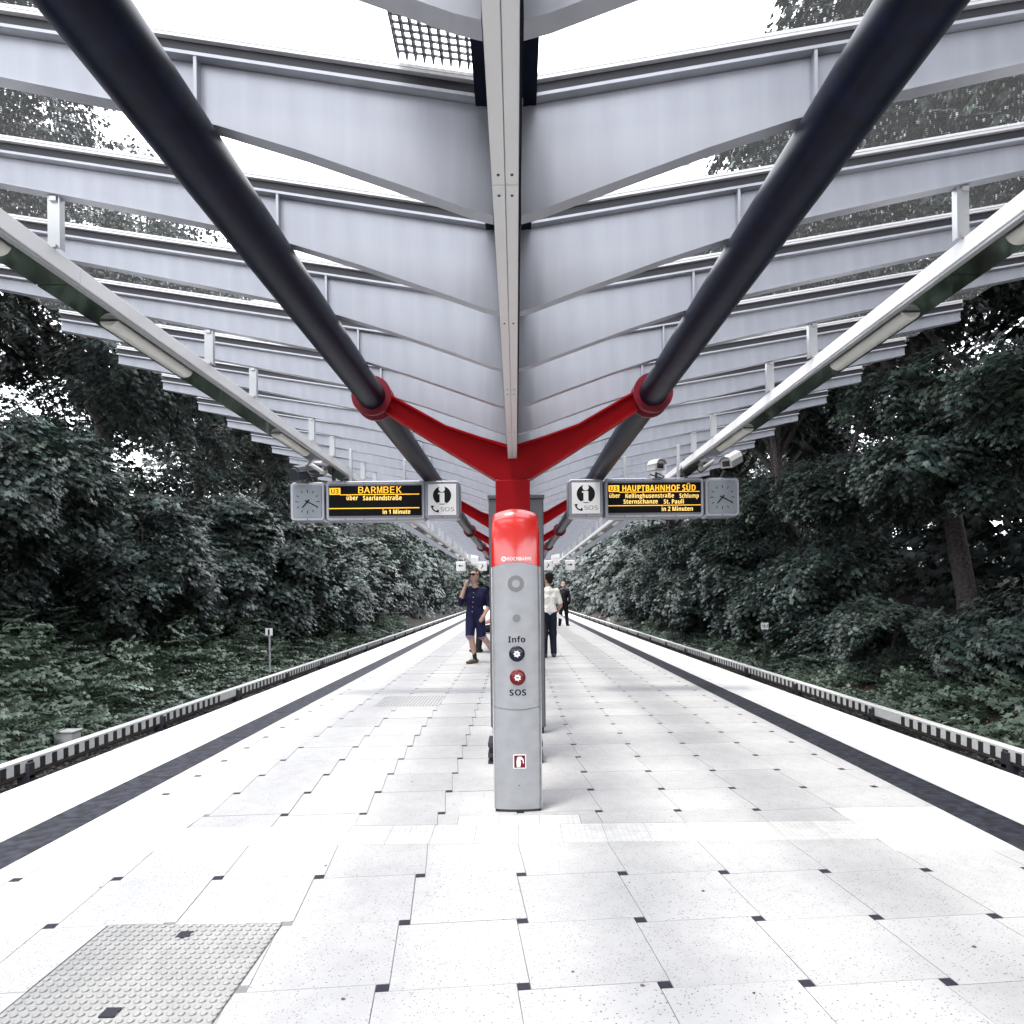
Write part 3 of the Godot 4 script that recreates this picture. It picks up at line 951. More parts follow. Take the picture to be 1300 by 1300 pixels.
	part("pictogram", flat(PackedVector2Array([Vector2(-0.006, 0.287), Vector2(0.016, 0.287), Vector2(0.02, 0.315), Vector2(0.016, 0.338), Vector2(0.03, 0.33), Vector2(0.034, 0.31), Vector2(0.039, 0.31), Vector2(0.036, 0.337), Vector2(0.024, 0.352), Vector2(0.008, 0.354), Vector2(-0.004, 0.347), Vector2(-0.009, 0.32)]), z + 0.0028, mats.print_white, BEND), st)
	var sw := Shape.new()
	sw.prism(circle(0.004, 10, Vector2(0.008, 0.17)), -0.001, 0.0015)
	part("screw", sw.mesh(mats.bolt), ko)

# ---------------------------------------------------------------- hanging signs
const SK := 0.0105
func build_signs() -> void:
	var depth := 0.3
	for side in [-1, 1]:
		var which := "under the shady woods side of the canopy" if side > 0 else "under the leafy maple side of the canopy"
		# ---- clock
		var cx: float = 2.765 * side
		var cy := EYE + 1.262
		var ck := thing("platform_clock", Vector3(cx, cy, -SK * FOCAL), "blue grey square clock in rounded metal case beside the " + ("two minute" if side > 0 else "one minute") + " display", "clock")
		sign_box(ck, 0.462, 0.515, depth)
		part("clock_face", flat(rounded(0.372, 0.43, 0.02, 3), 0.004, mats.clock_face), ck)
		for k in 12:
			var a := TAU * k / 12
			var ln := 0.045 if k % 3 == 0 else 0.032
			var q := Shape.new()
			q.box(Vector3(-0.005, 0.163 - ln, 0.0055), Vector3(0.005, 0.163, 0.0065), Transform3D(Basis(Vector3(0, 0, 1), -a), Vector3(0, -0.003, 0)))
			part("hour_mark", q.mesh(mats.print_black), ck)
		for hd in [[0.105, 0.010, 7.35 / 12], [0.155, 0.008, 19.5 / 60]]:
			var q := Shape.new()
			q.prism(PackedVector2Array([Vector2(-hd[1], -0.035), Vector2(hd[1], -0.035), Vector2(hd[1] * 0.7, hd[0]), Vector2(-hd[1] * 0.7, hd[0])]), 0.009, 0.011, Transform3D(Basis(Vector3(0, 0, 1), -TAU * hd[2]), Vector3(0, -0.003, 0)))
			part("clock_hand", q.mesh(mats.print_black), ck)
		# ---- information sign
		var ix: float = 0.958 * side - 0.012
		var inf := thing("info_sign", Vector3(ix, EYE + 1.268, -SK * FOCAL), "white i and SOS telephone sign beside the " + ("two minute" if side > 0 else "one minute") + " departure display", "sign")
		sign_box(inf, 0.468, 0.505, depth)
		part("white_panel", flat(rounded(0.378, 0.415, 0.008, 2), 0.004, mats.print_white), inf)
		var ds := part("black_disc", flat(circle(0.122, 40, Vector2(0.0, 0.055)), 0.0056, mats.print_black), inf)
		part("letter_dot", flat(circle(0.042, 24, Vector2(-0.002, 0.142)), 0.0072, mats.print_white), ds)
		part("letter_stem", flat(PackedVector2Array([Vector2(-0.052, 0.092), Vector2(0.032, 0.092), Vector2(0.032, -0.036), Vector2(0.052, -0.042), Vector2(0.052, -0.056), Vector2(-0.062, -0.056), Vector2(-0.062, -0.042), Vector2(-0.032, -0.036), Vector2(-0.032, 0.074), Vector2(-0.052, 0.068)]), 0.0072, mats.print_white), ds)
		var hs := PackedVector2Array()
		for k in 9:
			var a := PI * 1.02 + k * PI * 0.52 / 8
			hs.append(Vector2(-0.055, -0.075) + Vector2.from_angle(a) * (0.095 if k > 0 and k < 8 else 0.1))
		for k in 9:
			var a := PI * 1.54 - k * PI * 0.52 / 8
			hs.append(Vector2(-0.055, -0.075) + Vector2.from_angle(a) * (0.058 if k < 2 or k > 6 else 0.078))
		part("handset", flat(hs, 0.0056, mats.print_black), inf)
		part("lettering", letters("SOS", false, -0.022, 0.158, -0.158, 0.056, 0.006, mats.sign_grey_text), inf)
		# ---- departure display
		var dx: float = 1.86 * side
		var dp := thing("departure_display", Vector3(dx, EYE + 1.263, -SK * FOCAL), "amber departure display reading " + ("HAUPTBAHNHOF SÜD" if side > 0 else "BARMBEK") + " hung from the canopy", "display")
		sign_box(dp, 1.325, 0.53, depth)
		part("screen", flat(rounded(1.235, 0.40, 0.006, 2), 0.004, mats.screen), dp)
		var zt := 0.0065
		var L := func(text: String, x0: float, x1: float, y0: float, y1: float, m: Material, bold := true, mono := false) -> void:
			var a := at(x0, y1, SK) - dp.position; var b := at(x1, y1, SK) - dp.position
			part("lettering", letters(text, bold, a.x, b.x, (a.y + b.y) / 2, (y1 - y0) * SK, zt, m, 0.0, mono), dp)
		var R := func(x0: float, x1: float, y: float, w: float) -> void:
			var a := at(x0, y, SK) - dp.position; var b := at(x1, y, SK) - dp.position
			var q := Shape.new()
			var yy := (a.y + b.y) / 2
			q.box(Vector3(a.x, yy - w, zt - 0.001), Vector3(b.x, yy + w, zt))
			part("screen_rule", q.mesh(mats.amber), dp)
		if side < 0:
			L.call("BARMBEK", 455.0, 510.0, 617.8, 626.2, mats.amber, true, true)
			L.call("über", 440.0, 454.5, 629.3, 635.0, mats.amber_pale)
			L.call("Saarlandstraße", 461.0, 510.0, 629.3, 635.0, mats.amber_pale)
			L.call("in 1 Minute", 486.0, 521.0, 647.0, 652.4, mats.amber_pale)
			R.call(432.0, 532.5, 627.8, 0.005); R.call(418.0, 532.5, 645.2, 0.006)
			line_block(dp, 418.5, 432.3, 619.5, 628.3, zt)
		else:
			L.call("HAUPTBAHNHOF SÜD", 790.0, 883.0, 615.8, 623.3, mats.amber, true)
			L.call("über", 773.5, 787.0, 626.6, 632.0, mats.amber_pale)
			L.call("Kellinghusenstraße", 794.0, 855.5, 626.6, 632.0, mats.amber_pale)
			L.call("Schlump", 862.5, 887.0, 626.6, 632.0, mats.amber_pale)
			L.call("Sternschanze", 791.5, 835.0, 634.0, 639.4, mats.amber_pale)
			L.call("St. Pauli", 842.5, 868.0, 634.0, 639.4, mats.amber_pale)
			L.call("in 2 Minuten", 840.0, 879.5, 643.2, 648.6, mats.amber_pale)
			R.call(786.0, 888.0, 624.4, 0.005); R.call(772.0, 890.0, 641.6, 0.005)
			line_block(dp, 772.5, 786.0, 616.2, 624.6, zt)
		for q in [-0.365, 0.365]:
			var p := Shape.new()
			var top := rib_low(absf(dx + q - AXIS)) - dp.position.y - 0.001
			p.cbox(Vector3(q - 0.02, 0.2655, -0.20), Vector3(q + 0.02, top, -0.16), 0.004)
			part("hanger_post", p.mesh(mats.galvanised), dp)

func line_block(dp: Node3D, x0: float, x1: float, y0: float, y1: float, zt: float) -> void:
	var a := at(x0, y1, SK) - dp.position; var b := at(x1, y0, SK) - dp.position
	var q := Shape.new()
	q.box(Vector3(a.x, a.y, zt - 0.001), Vector3(b.x, b.y, zt))
	var blk := part("line_block", q.mesh(mats.amber), dp)
	var h := b.y - a.y
	part("lettering", letters("U3", true, a.x + 0.022, b.x - 0.022, a.y + h * 0.16, h * 0.66, zt + 0.0015, mats.print_black), blk)

func sign_box(o: Node3D, w: float, h: float, d: float) -> void:
	var s := Shape.new()
	s.prism(rounded(w, h, 0.05, 6), -d, 0.0, Transform3D.IDENTITY, 0.012)
	part("case", s.mesh(mats.bezel), o)
	s = Shape.new()
	s.prism(rounded(w - 0.075, h - 0.075, 0.03, 5), -0.002, 0.003, Transform3D.IDENTITY, 0.002)
	part("inner_frame", s.mesh(mats.kiosk_side), o)
	var xs := [0.0] if w < 0.6 else [-0.40, -0.15, 0.28]
	for x in xs:
		for sy in [-1, 1]:
			var q := Shape.new()
			q.prism(circle(0.0085, 8, Vector2(x, sy * (h / 2 - 0.022))), -0.001, 0.0015)
			part("screw", q.mesh(mats.bolt), o)

# ---------------------------------------------------------------- far direction signs
func build_far_signs() -> void:
	var K := 0.04
	var defs := [[585, 719, 12.2, "arrow", "beyond the walking man, arrow sign on the maple side"], [600, 709.5, 15, "name", "larger plain station name sign on the maple side"], [612.4, 719, 11.4, "stairs", "stair symbol sign next to the pillar on the maple side"], [696, 717.8, 12.2, "stairs", "stair symbol sign above the man in white"], [707.6, 708.5, 15, "name", "larger plain station name sign above the dark-clad man"], [723.6, 717.5, 12.4, "arrow", "arrow sign beside the shady trees beyond the dark-clad man"]]
	for d in defs:
		var p := at(d[0], d[1], K)
		var o := thing("direction_sign", p, "small white hanging " + {"arrow": "arrow sign ", "name": "name sign ", "stairs": "stair sign "}[d[3]] + ("over the platform on the woods side" if d[0] > 655 else "over the platform on the maple side"), "sign", "far hanging signs")
		var w: float = d[2] * K
		var s := Shape.new()
		s.cbox(Vector3(-w / 2, -w / 2, -0.14), Vector3(w / 2, w / 2, 0.0), 0.02)
		part("panel", s.mesh(mats.print_white), o)
		if d[3] == "arrow":
			var sg := -1.0 if d[0] < 655 else 1.0
			part("arrow", flat(PackedVector2Array([Vector2(sg * 0.13, 0.03), Vector2(sg * 0.03, 0.10), Vector2(sg * 0.03, 0.055), Vector2(sg * -0.12, 0.04), Vector2(sg * -0.12, 0.0), Vector2(sg * 0.03, 0.005), Vector2(sg * 0.03, -0.04)]), 0.002, mats.print_black), o)
		elif d[3] == "stairs":
			part("symbol", flat(PackedVector2Array([Vector2(-0.08, -0.12), Vector2(-0.05, -0.12), Vector2(0.05, 0.0), Vector2(0.09, 0.0), Vector2(0.09, 0.03), Vector2(0.03, 0.03), Vector2(0.0, 0.12), Vector2(-0.03, 0.12), Vector2(-0.01, 0.0), Vector2(-0.08, -0.09)]), 0.002, mats.print_black), o)
		else:
			part("faint_line", flat(PackedVector2Array([Vector2(-0.18, -0.02), Vector2(0.18, -0.02), Vector2(0.18, 0.03), Vector2(-0.18, 0.03)]), 0.002, mats.edge_white), o)
		for q in [-0.15, 0.15]:
			var top := rib_low(absf(p.x - AXIS)) - p.y
			s = Shape.new()
			s.tube([Vector3(q, w / 2, -0.07), Vector3(q, top, -0.07)], [0.015, 0.015], 8)
			part("hanger_rod", s.mesh(mats.galvanised), o)

# ---------------------------------------------------------------- surveillance cameras
func camera_body(o: Node3D, length: float, r: float, xf: Transform3D, paint := "cam_white") -> void:
	var s := Shape.new()
	var prof := PackedVector2Array([Vector2(-r, -r * 0.8), Vector2(r, -r * 0.8), Vector2(r, r * 0.4), Vector2(r * 0.7, r * 0.85), Vector2(0, r * 1.1), Vector2(-r * 0.7, r * 0.85), Vector2(-r, r * 0.4)])
	s.prism(prof, -length, 0.0, xf, 0.008)
	part("housing", s.mesh(mats[paint]), o)
	s = Shape.new()
	s.box(Vector3(-r * 0.62, -r * 0.5, -0.004), Vector3(r * 0.62, r * 0.4, 0.004), xf)
	part("window", s.mesh(mats.lens), o)
	s = Shape.new()
	var hood := PackedVector2Array([Vector2(-r * 1.06, r * 0.3), Vector2(-r * 0.74, r * 0.95), Vector2(0, r * 1.22), Vector2(r * 0.74, r * 0.95), Vector2(r * 1.06, r * 0.3), Vector2(r * 1.12, r * 0.3), Vector2(r * 0.8, r * 1.03), Vector2(0, r * 1.32), Vector2(-r * 0.8, r * 1.03), Vector2(-r * 1.12, r * 0.3)])
	s.prism(hood, -length * 0.95, 0.05, xf)
	part("sun_hood", s.mesh(mats[paint]), o)

func cable(o: Node3D, pts: Array, r: float) -> void:
	var cv := Curve3D.new()
	for k in pts.size():
		var t: Vector3 = (pts[mini(k + 1, pts.size() - 1)] - pts[maxi(k - 1, 0)]) * 0.2
		cv.add_point(pts[k], -t, t)
	var path := []; var rad := []
	for k in 25:
		path.append(cv.sample_baked(cv.get_baked_length() * k / 24.0)); rad.append(r)
	var s := Shape.new()
	s.tube(path, rad, 6)
	part("cable", s.mesh(mats.gasket), o)

func build_cameras() -> void:
	# over the display on the woods side, facing the viewer
	var p := at(836, 593, SK)
	var o := thing("security_camera", p, "white box security camera standing on top of the HAUPTBAHNHOF SÜD display", "camera", "security cameras")
	camera_body(o, 0.26, 0.07, Transform3D(Basis(Vector3(0, 1, 0), 0.25) * Basis(Vector3(1, 0, 0), 0.1), Vector3(0, 0, 0.12)))
	var s := Shape.new()
	s.tube([Vector3(-0.03, -0.07, 0.0), Vector3(-0.03, -0.16, -0.04)], [0.016, 0.016], 8)
	s.box(Vector3(-0.08, -0.166, -0.09), Vector3(0.03, -0.155, 0.01))
	part("bracket", s.mesh(mats.dark_steel), o)
	cable(o, [Vector3(0.0, -0.06, -0.1), Vector3(0.09, -0.12, -0.06), Vector3(0.05, -0.15, 0.0), Vector3(-0.1, -0.08, -0.1)], 0.008)
	# big one under the rail on the woods side
	p = at(918, 590, SK)
	o = thing("security_camera", p, "long white security camera angled out above the clock on the woods side", "camera", "security cameras")
	camera_body(o, 0.46, 0.078, Transform3D(Basis(Vector3(0, 1, 0), -0.62) * Basis(Vector3(1, 0, 0), 0.32), Vector3(-0.02, -0.02, 0.2)))
	s = Shape.new()
	s.tube([Vector3(0.02, -0.08, 0.0), Vector3(-0.02, -0.18, -0.05)], [0.022, 0.022], 8)
	part("bracket", s.mesh(mats.dark_steel), o)
	s = Shape.new()
	s.tube([Vector3(-0.33, -0.07, 0.1), Vector3(-0.12, 0.07, -0.1)], [0.035, 0.035], 10)
	part("junction_tube", s.mesh(mats.cam_white), o)
	cable(o, [Vector3(-0.2, 0.08, -0.1), Vector3(-0.36, 0.1, -0.05), Vector3(-0.4, -0.02, 0.02), Vector3(-0.3, -0.1, 0.0), Vector3(-0.16, 0.0, -0.05)], 0.011)
	cable(o, [Vector3(-0.5, 0.1, -0.1), Vector3(-0.55, -0.05, -0.05), Vector3(-0.48, -0.17, -0.02)], 0.014)
	# the one on the maple side looks away
	p = at(402, 594, SK)
	o = thing("security_camera", p, "dark security camera turned away among looped black cables above the clock on the maple side", "camera", "security cameras")
	camera_body(o, 0.4, 0.09, Transform3D(Basis(Vector3(0, 1, 0), PI - 0.5) * Basis(Vector3(1, 0, 0), -0.25), Vector3(-0.08, -0.02, -0.2)), "dark_steel")
	s = Shape.new()
	s.tube([Vector3(-0.02, 0.02, 0.1), Vector3(0.16, -0.09, 0.14)], [0.04, 0.04], 10)
	part("junction_tube", s.mesh(mats.cam_white), o)
	s = Shape.new()
	s.tube([Vector3(-0.05, -0.06, -0.05), Vector3(-0.03, -0.17, -0.08)], [0.022, 0.022], 8)
	s.box(Vector3(0.20, -0.17, -0.05), Vector3(0.24, 0.04, 0.0))
	part("bracket", s.mesh(mats.dark_steel), o)
	cable(o, [Vector3(-0.05, 0.12, 0.0), Vector3(-0.13, 0.0, 0.05), Vector3(-0.06, -0.13, 0.06), Vector3(0.1, -0.12, 0.06), Vector3(0.2, 0.0, 0.0), Vector3(0.12, 0.13, -0.05), Vector3(-0.02, 0.12, 0.0)], 0.012)
	cable(o, [Vector3(0.18, 0.1, 0.0), Vector3(0.22, 0.0, 0.02), Vector3(0.12, -0.1, 0.05), Vector3(-0.1, -0.08, 0.06), Vector3(-0.13, 0.03, 0.04)], 0.010)

# ---------------------------------------------------------------- trackside
func build_trackside() -> void:
	for side in [-1, 1]:
		var b := Shape.new()
		var x0 := 6.5; var x1 := 6.64
		var y0 := -0.905; var y1 := -0.722
		var pr := thing("power_rail_cover", Vector3(0, 0, 0), "white power rail cover with black stripes along the " + ("shady woodland" if side > 0 else "leafy maple") + " bank", "rail cover", "striped rail covers")
		var lo := minf(side * x0, side * x1); var hi := maxf(side * x0, side * x1)
		var z := 4.0
		while z > -100.0:
			b = Shape.new()
			b.cbox(Vector3(lo, y0, z - 5.0 + 0.004), Vector3(hi, y1, z - 0.004), 0.01)
			part("cover_board", b.mesh(mats.cover_white), pr)
			z -= 5.0
		b = Shape.new()
		b.box(Vector3(lo + 0.01, y0 - 0.035, -100.0), Vector3(hi - 0.01, y0 - 0.001, 4.0))
		part("conductor_rail", b.mesh(mats.rail_steel), pr)
		var far := Shape.new()
		var shape := Shape.new()
		var xf: float = side * (x0 - 0.0025)
		shape.box(Vector3(minf(xf, xf + side * 0.006), y0 + 0.004, -0.055), Vector3(maxf(xf, xf + side * 0.006), y1 - 0.035, 0.055))
		var sm := shape.mesh(mats.stripe_black)
		var plate_z := -15.9 if side < 0 else -12.4
		for k in 390:
			var zz := -2.2 - 0.25 * k
			if absf(zz - plate_z) < 0.42 or zz < -99.5: continue
			if k < 120: part("black_stripe", sm, pr, Transform3D(Basis.IDENTITY, Vector3(0, 0, zz)))
			else: far.box(Vector3(minf(xf, xf + side * 0.006), y0 + 0.004, zz - 0.055), Vector3(maxf(xf, xf + side * 0.006), y1 - 0.035, zz + 0.055))
		part("far_stripes", far.mesh(mats.stripe_black), pr).set_meta("kind", "stuff")
		# support brackets
		for k in 24:
			var zz := -11.05 + 5.2 - 3.55 * k
			b = Shape.new()
			b.box(Vector3(minf(side * 6.44, side * 6.6), BED - 0.05, zz - 0.06), Vector3(maxf(side * 6.44, side * 6.6), y0 - 0.0355, zz + 0.06))
			b.box(Vector3(minf(side * 6.44, side * 6.494), y0 - 0.08, zz - 0.05), Vector3(maxf(side * 6.44, side * 6.494), y1 - 0.06, zz + 0.05))
			part("bracket", b.mesh(mats.dark_steel), pr)
		for bi in 3:
			var q: float = [-11.9, -16.6, -22.5][bi] if side < 0 else [-10.6, -17.5, -22.0][bi]
			var pk := thing("timber_board", Vector3(side * 6.1, BED, q), "dark timber board on the ballast beside the striped cover, " + ["first", "second", "third"][bi] + " along on the " + ("shady" if side > 0 else "maple") + " side", "board", "timber boards on the ballast")
			b = Shape.new()
			b.cbox(Vector3(-0.3, 0.03, -0.75), Vector3(-0.005, 0.13, 0.75), 0.01)
			part("plank", b.mesh(mats.planks), pk)
			b = Shape.new()
			b.cbox(Vector3(0.005, 0.03, -0.75), Vector3(0.3, 0.125, 0.75), 0.01)
			part("plank", b.mesh(mats.planks), pk)
	# small concrete box behind the cover, maple side
	var p := Vector3(-6.92, -0.86, -10.9)
	var o := thing("junction_box", p, "small grey concrete box beside the striped cover under the maples", "box")
	var s := Shape.new(); s.cbox(Vector3(-0.14, -0.1, -0.12), Vector3(0.14, 0.20, 0.12), 0.015); part("housing", s.mesh(mats.concrete), o)
	s = Shape.new(); s.cbox(Vector3(-0.155, 0.2, -0.135), Vector3(0.155, 0.23, 0.135), 0.008); part("lid", s.mesh(mats.concrete), o)
	# marker posts
	p = Vector3(-7.0, -0.55, -20.1)
	o = thing("marker_post", p, "grey post with small white and black board among the maples", "marker post")
	s = Shape.new(); s.tube([Vector3(0, -0.5, 0), Vector3(0, 1.02, 0)], [0.03, 0.03], 10); part("post", s.mesh(mats.galvanised), o)
	s = Shape.new(); s.box(Vector3(-0.1, 0.84, 0.03), Vector3(0.1, 1.04, 0.045)); part("board", s.mesh(mats.print_white), o)
	s = Shape.new(); s.box(Vector3(-0.028, 0.85, 0.0455), Vector3(0.022, 1.01, 0.05)); part("black_bar", s.mesh(mats.print_black), o)
	p = Vector3(7.0, -0.75, -20.0)
	o = thing("marker_post", p, "dark post with white number plate below the shady woodland bank", "marker post")
	s = Shape.new(); s.tube([Vector3(0, -0.5, 0), Vector3(0, 1.1, 0)], [0.022, 0.022], 10); part("post", s.mesh(mats.dark_steel), o)
	s = Shape.new(); s.box(Vector3(-0.1, 1.06, 0.025), Vector3(0.1, 1.25, 0.04)); part("number_plate", s.mesh(mats.print_white), o)
	part("lettering", letters("10.1", true, -0.08, 0.08, 1.11, 0.085, 0.0415, mats.print_black), o)

# ---------------------------------------------------------------- people
# bones: [from, to, radius0, radius1, colour]; meshed as one skin by surface nets
func figure(bones: Array, cell: float, blend := 0.03) -> Shape:
	var lo := Vector3.INF; var hi := -Vector3.INF
	for b in bones:
		var r := maxf(b[2], b[3]) + 0.05
		lo = lo.min((b[0] as Vector3).min(b[1]) - Vector3.ONE * r); hi = hi.max((b[0] as Vector3).max(b[1]) + Vector3.ONE * r)
	var dim := Vector3i(((hi - lo) / cell).ceil()) + Vector3i.ONE
	var nx := dim.x; var ny := dim.y; var nz := dim.z
	var f := PackedFloat32Array(); f.resize(nx * ny * nz); f.fill(1.0)
	var own := PackedInt32Array(); own.resize(nx * ny * nz)
	var best := PackedFloat32Array(); best.resize(nx * ny * nz); best.fill(9.0)
	for bi in bones.size():
		var b: Array = bones[bi]
		var a: Vector3 = b[0]; var d: Vector3 = b[1] - b[0]
		var dd := maxf(d.length_squared(), 1e-9)
		var r := maxf(b[2], b[3]) + 0.05
		var l2 := Vector3i(((a.min(b[1]) - Vector3.ONE * r - lo) / cell).floor()).max(Vector3i.ZERO)
		var h2 := Vector3i(((a.max(b[1]) + Vector3.ONE * r - lo) / cell).ceil()).min(dim - Vector3i.ONE)
		var kk: float = b[5] if b.size() > 5 else blend
		for z in range(l2.z, h2.z + 1):
			for y in range(l2.y, h2.y + 1):
				for x in range(l2.x, h2.x + 1):
					var p := lo + Vector3(x, y, z) * cell
					var t := clampf((p - a).dot(d) / dd, 0.0, 1.0)
					var dist: float = (p - a - d * t).length() - lerpf(b[2], b[3], t)
					var i := (z * ny + y) * nx + x
					var o := f[i]
					var h := maxf(kk - absf(o - dist), 0.0) / kk
					f[i] = minf(o, dist) - h * h * kk * 0.25
					if dist < best[i]: best[i] = dist; own[i] = bi
	var s := Shape.new(); s.tinted = true
	var vert := {}
	var corners := [Vector3i(0, 0, 0), Vector3i(1, 0, 0), Vector3i(0, 1, 0), Vector3i(1, 1, 0), Vector3i(0, 0, 1), Vector3i(1, 0, 1), Vector3i(0, 1, 1), Vector3i(1, 1, 1)]
	var off := []
	for c in corners: off.append((c.z * ny + c.y) * nx + c.x)
	var edges := [[0, 1], [2, 3], [4, 5], [6, 7], [0, 2], [1, 3], [4, 6], [5, 7], [0, 4], [1, 5], [2, 6], [3, 7]]
	for z in nz - 1:
		for y in ny - 1:
			var rowi := (z * ny + y) * nx
			for x in nx - 1:
				var i := rowi + x
				var f0 := f[i]
				if f0 > 0.06 or f0 < -0.06: continue
				var neg := 0
				for q in 8:
					if f[i + off[q]] < 0.0: neg += 1
				if neg == 0 or neg == 8: continue
				var sum := Vector3.ZERO; var cnt := 0
				for e in edges:
					var va := f[i + off[e[0]]]; var vb := f[i + off[e[1]]]
					if (va < 0.0) != (vb < 0.0):
						sum += Vector3(corners[e[0]]).lerp(Vector3(corners[e[1]]), va / (va - vb)); cnt += 1
				var p := lo + (Vector3(x, y, z) + sum / cnt) * cell
				var g := Vector3(f[i + off[1]] - f[i] + f[i + off[3]] - f[i + off[2]] + f[i + off[5]] - f[i + off[4]] + f[i + off[7]] - f[i + off[6]], f[i + off[2]] - f[i] + f[i + off[3]] - f[i + off[1]] + f[i + off[6]] - f[i + off[4]] + f[i + off[7]] - f[i + off[5]], f[i + off[4]] - f[i] + f[i + off[5]] - f[i + off[1]] + f[i + off[6]] - f[i + off[2]] + f[i + off[7]] - f[i + off[3]])
				s.tint = bones[own[i]][4]
				vert[i] = s.add(p, g.normalized())
	var sx := 1; var sy := nx; var sz := nx * ny
	for i in vert.keys():
		var f0 := f[i]
		for ax in 3:
			var d0: int = [sx, sy, sz][ax]; var d1: int = [sy, sz, sx][ax]; var d2: int = [sz, sx, sy][ax]
			var f1 := f[i + d0]
			if (f0 < 0.0) == (f1 < 0.0): continue
			if not (vert.has(i - d1) and vert.has(i - d2) and vert.has(i - d1 - d2)): continue
			var a: int = vert[i]; var b: int = vert[i - d1]; var c: int = vert[i - d1 - d2]; var d: int = vert[i - d2]
			if f0 < 0.0: s.ix.append_array([a, c, b, a, d, c])
			else: s.ix.append_array([a, b, c, a, c, d])
	return s

const SKIN := Color(0.40, 0.255, 0.20)
func fingers(bones: Array, wrist: Vector3, dir: Vector3, side: Vector3, curl: float, col: Color) -> void:
	var palm := wrist + dir * 0.085
	var nrm := dir.cross(side).normalized()
	bones.append([wrist, palm, 0.028, 0.030, col, 0.02])
	bones.append([wrist + dir * 0.04 + side * 0.02, palm + side * 0.03, 0.018, 0.016, col, 0.015])
	bones.append([wrist + dir * 0.04 - side * 0.02, palm - side * 0.03, 0.018, 0.014, col, 0.015])
	for q in 4:
		var b0 := palm + side * (0.032 - 0.0215 * q)
		var ln: float = [0.042, 0.047, 0.044, 0.034][q]
		var d1 := (dir * cos(curl) + nrm * sin(curl)).normalized()
		var d2 := (dir * cos(curl * 2.2) + nrm * sin(curl * 2.2)).normalized()
		bones.append([b0, b0 + d1 * ln, 0.0105, 0.0095, col, 0.006])
		bones.append([b0 + d1 * ln, b0 + d1 * ln + d2 * ln * 0.85, 0.0095, 0.008, col, 0.006])
	var tb := wrist + dir * 0.03 + side * 0.03
	var td := (dir * 0.7 + side * 0.7 + nrm * 0.25).normalized()
	bones.append([tb, tb + td * 0.045, 0.013, 0.011, col, 0.01])
	bones.append([tb + td * 0.045, tb + td * 0.045 + (dir * 0.9 + nrm * 0.35).normalized() * 0.035, 0.011, 0.009, col, 0.006])

func head_bones(bones: Array, c: Vector3, fwd: Vector3, up: Vector3, skin: Color, hair: Color, bald := false) -> void:
	var side := fwd.cross(up).normalized()
	bones.append([c - up * 0.02 - fwd * 0.015, c + up * 0.05 - fwd * 0.02, 0.078, 0.086, skin, 0.03])
	bones.append([c + fwd * 0.02 - up * 0.075, c + fwd * 0.03 + up * 0.03, 0.052, 0.066, skin, 0.03])
	bones.append([c + fwd * 0.045 - up * 0.10, c + fwd * 0.03 - up * 0.09, 0.026, 0.034, skin, 0.025])
	bones.append([c + fwd * 0.085 + up * 0.015, c + fwd * 0.108 - up * 0.025, 0.010, 0.016, skin, 0.012])
	bones.append([c + fwd * 0.09 - up * 0.06 - side * 0.018, c + fwd * 0.09 - up * 0.06 + side * 0.018, 0.007, 0.007, Color(0.34, 0.14, 0.12), 0.004])
	for s in [-1, 1]:
		bones.append([c + side * 0.083 * s - fwd * 0.012 + up * 0.015, c + side * 0.085 * s - fwd * 0.012 - up * 0.03, 0.014, 0.010, skin, 0.01])
		bones.append([c + side * 0.032 * s + fwd * 0.083 + up * 0.012, c + side * 0.032 * s + fwd * 0.084 + up * 0.012, 0.010, 0.010, Color(0.03, 0.025, 0.02), 0.004])
	if bald:
		bones.append([c - fwd * 0.06 - up * 0.045 - side * 0.04, c - fwd * 0.06 - up * 0.045 + side * 0.04, 0.052, 0.052, hair, 0.02])
		for s in [-1, 1]: bones.append([c + side * 0.06 * s - fwd * 0.03 - up * 0.01, c + side * 0.06 * s - fwd * 0.05 + up * 0.01, 0.036, 0.036, hair, 0.02])
	else:
		bones.append([c + up * 0.068 - fwd * 0.008, c + up * 0.07 - fwd * 0.05, 0.078, 0.084, hair, 0.02])
		bones.append([c + up * 0.05 - fwd * 0.05, c - up * 0.045 - fwd * 0.055, 0.088, 0.062, hair, 0.02])
		for s in [-1, 1]: bones.append([c + side * 0.06 * s + up * 0.06 - fwd * 0.02, c + side * 0.06 * s - fwd * 0.035 + up * 0.0, 0.032, 0.03, hair, 0.02])

func person(called_label: String, where: Vector3, turn: float, bones: Array, cell: float) -> Node3D:
	var o := thing("person", where, called_label, "person", "people on the platform")
	o.rotation.y = turn
	part("body", figure(bones, cell).mesh(mats.cloth_skin), o)
	return o

func torso(b: Array, hip: float, chest: float, col: Color, wid := 1.0, lean := Vector3.ZERO) -> void:
	b.append([Vector3(-0.07 * wid, hip, 0), Vector3(0.07 * wid, hip, 0), 0.115, 0.115, col, 0.06])
	b.append([Vector3(-0.05 * wid, hip + 0.1, 0), Vector3(-0.08 * wid, chest - 0.08, 0.01) + lean, 0.105, 0.125, col, 0.06])
	b.append([Vector3(0.05 * wid, hip + 0.1, 0), Vector3(0.08 * wid, chest - 0.08, 0.01) + lean, 0.105, 0.125, col, 0.06])
	b.append([Vector3(-0.15 * wid, chest + 0.06, -0.01) + lean, Vector3(0.15 * wid, chest + 0.06, -0.01) + lean, 0.075, 0.075, col, 0.07])
	b.append([Vector3(0, chest + 0.07, -0.02) + lean, Vector3(0, chest + 0.12, -0.01) + lean, 0.075, 0.06, col, 0.05])

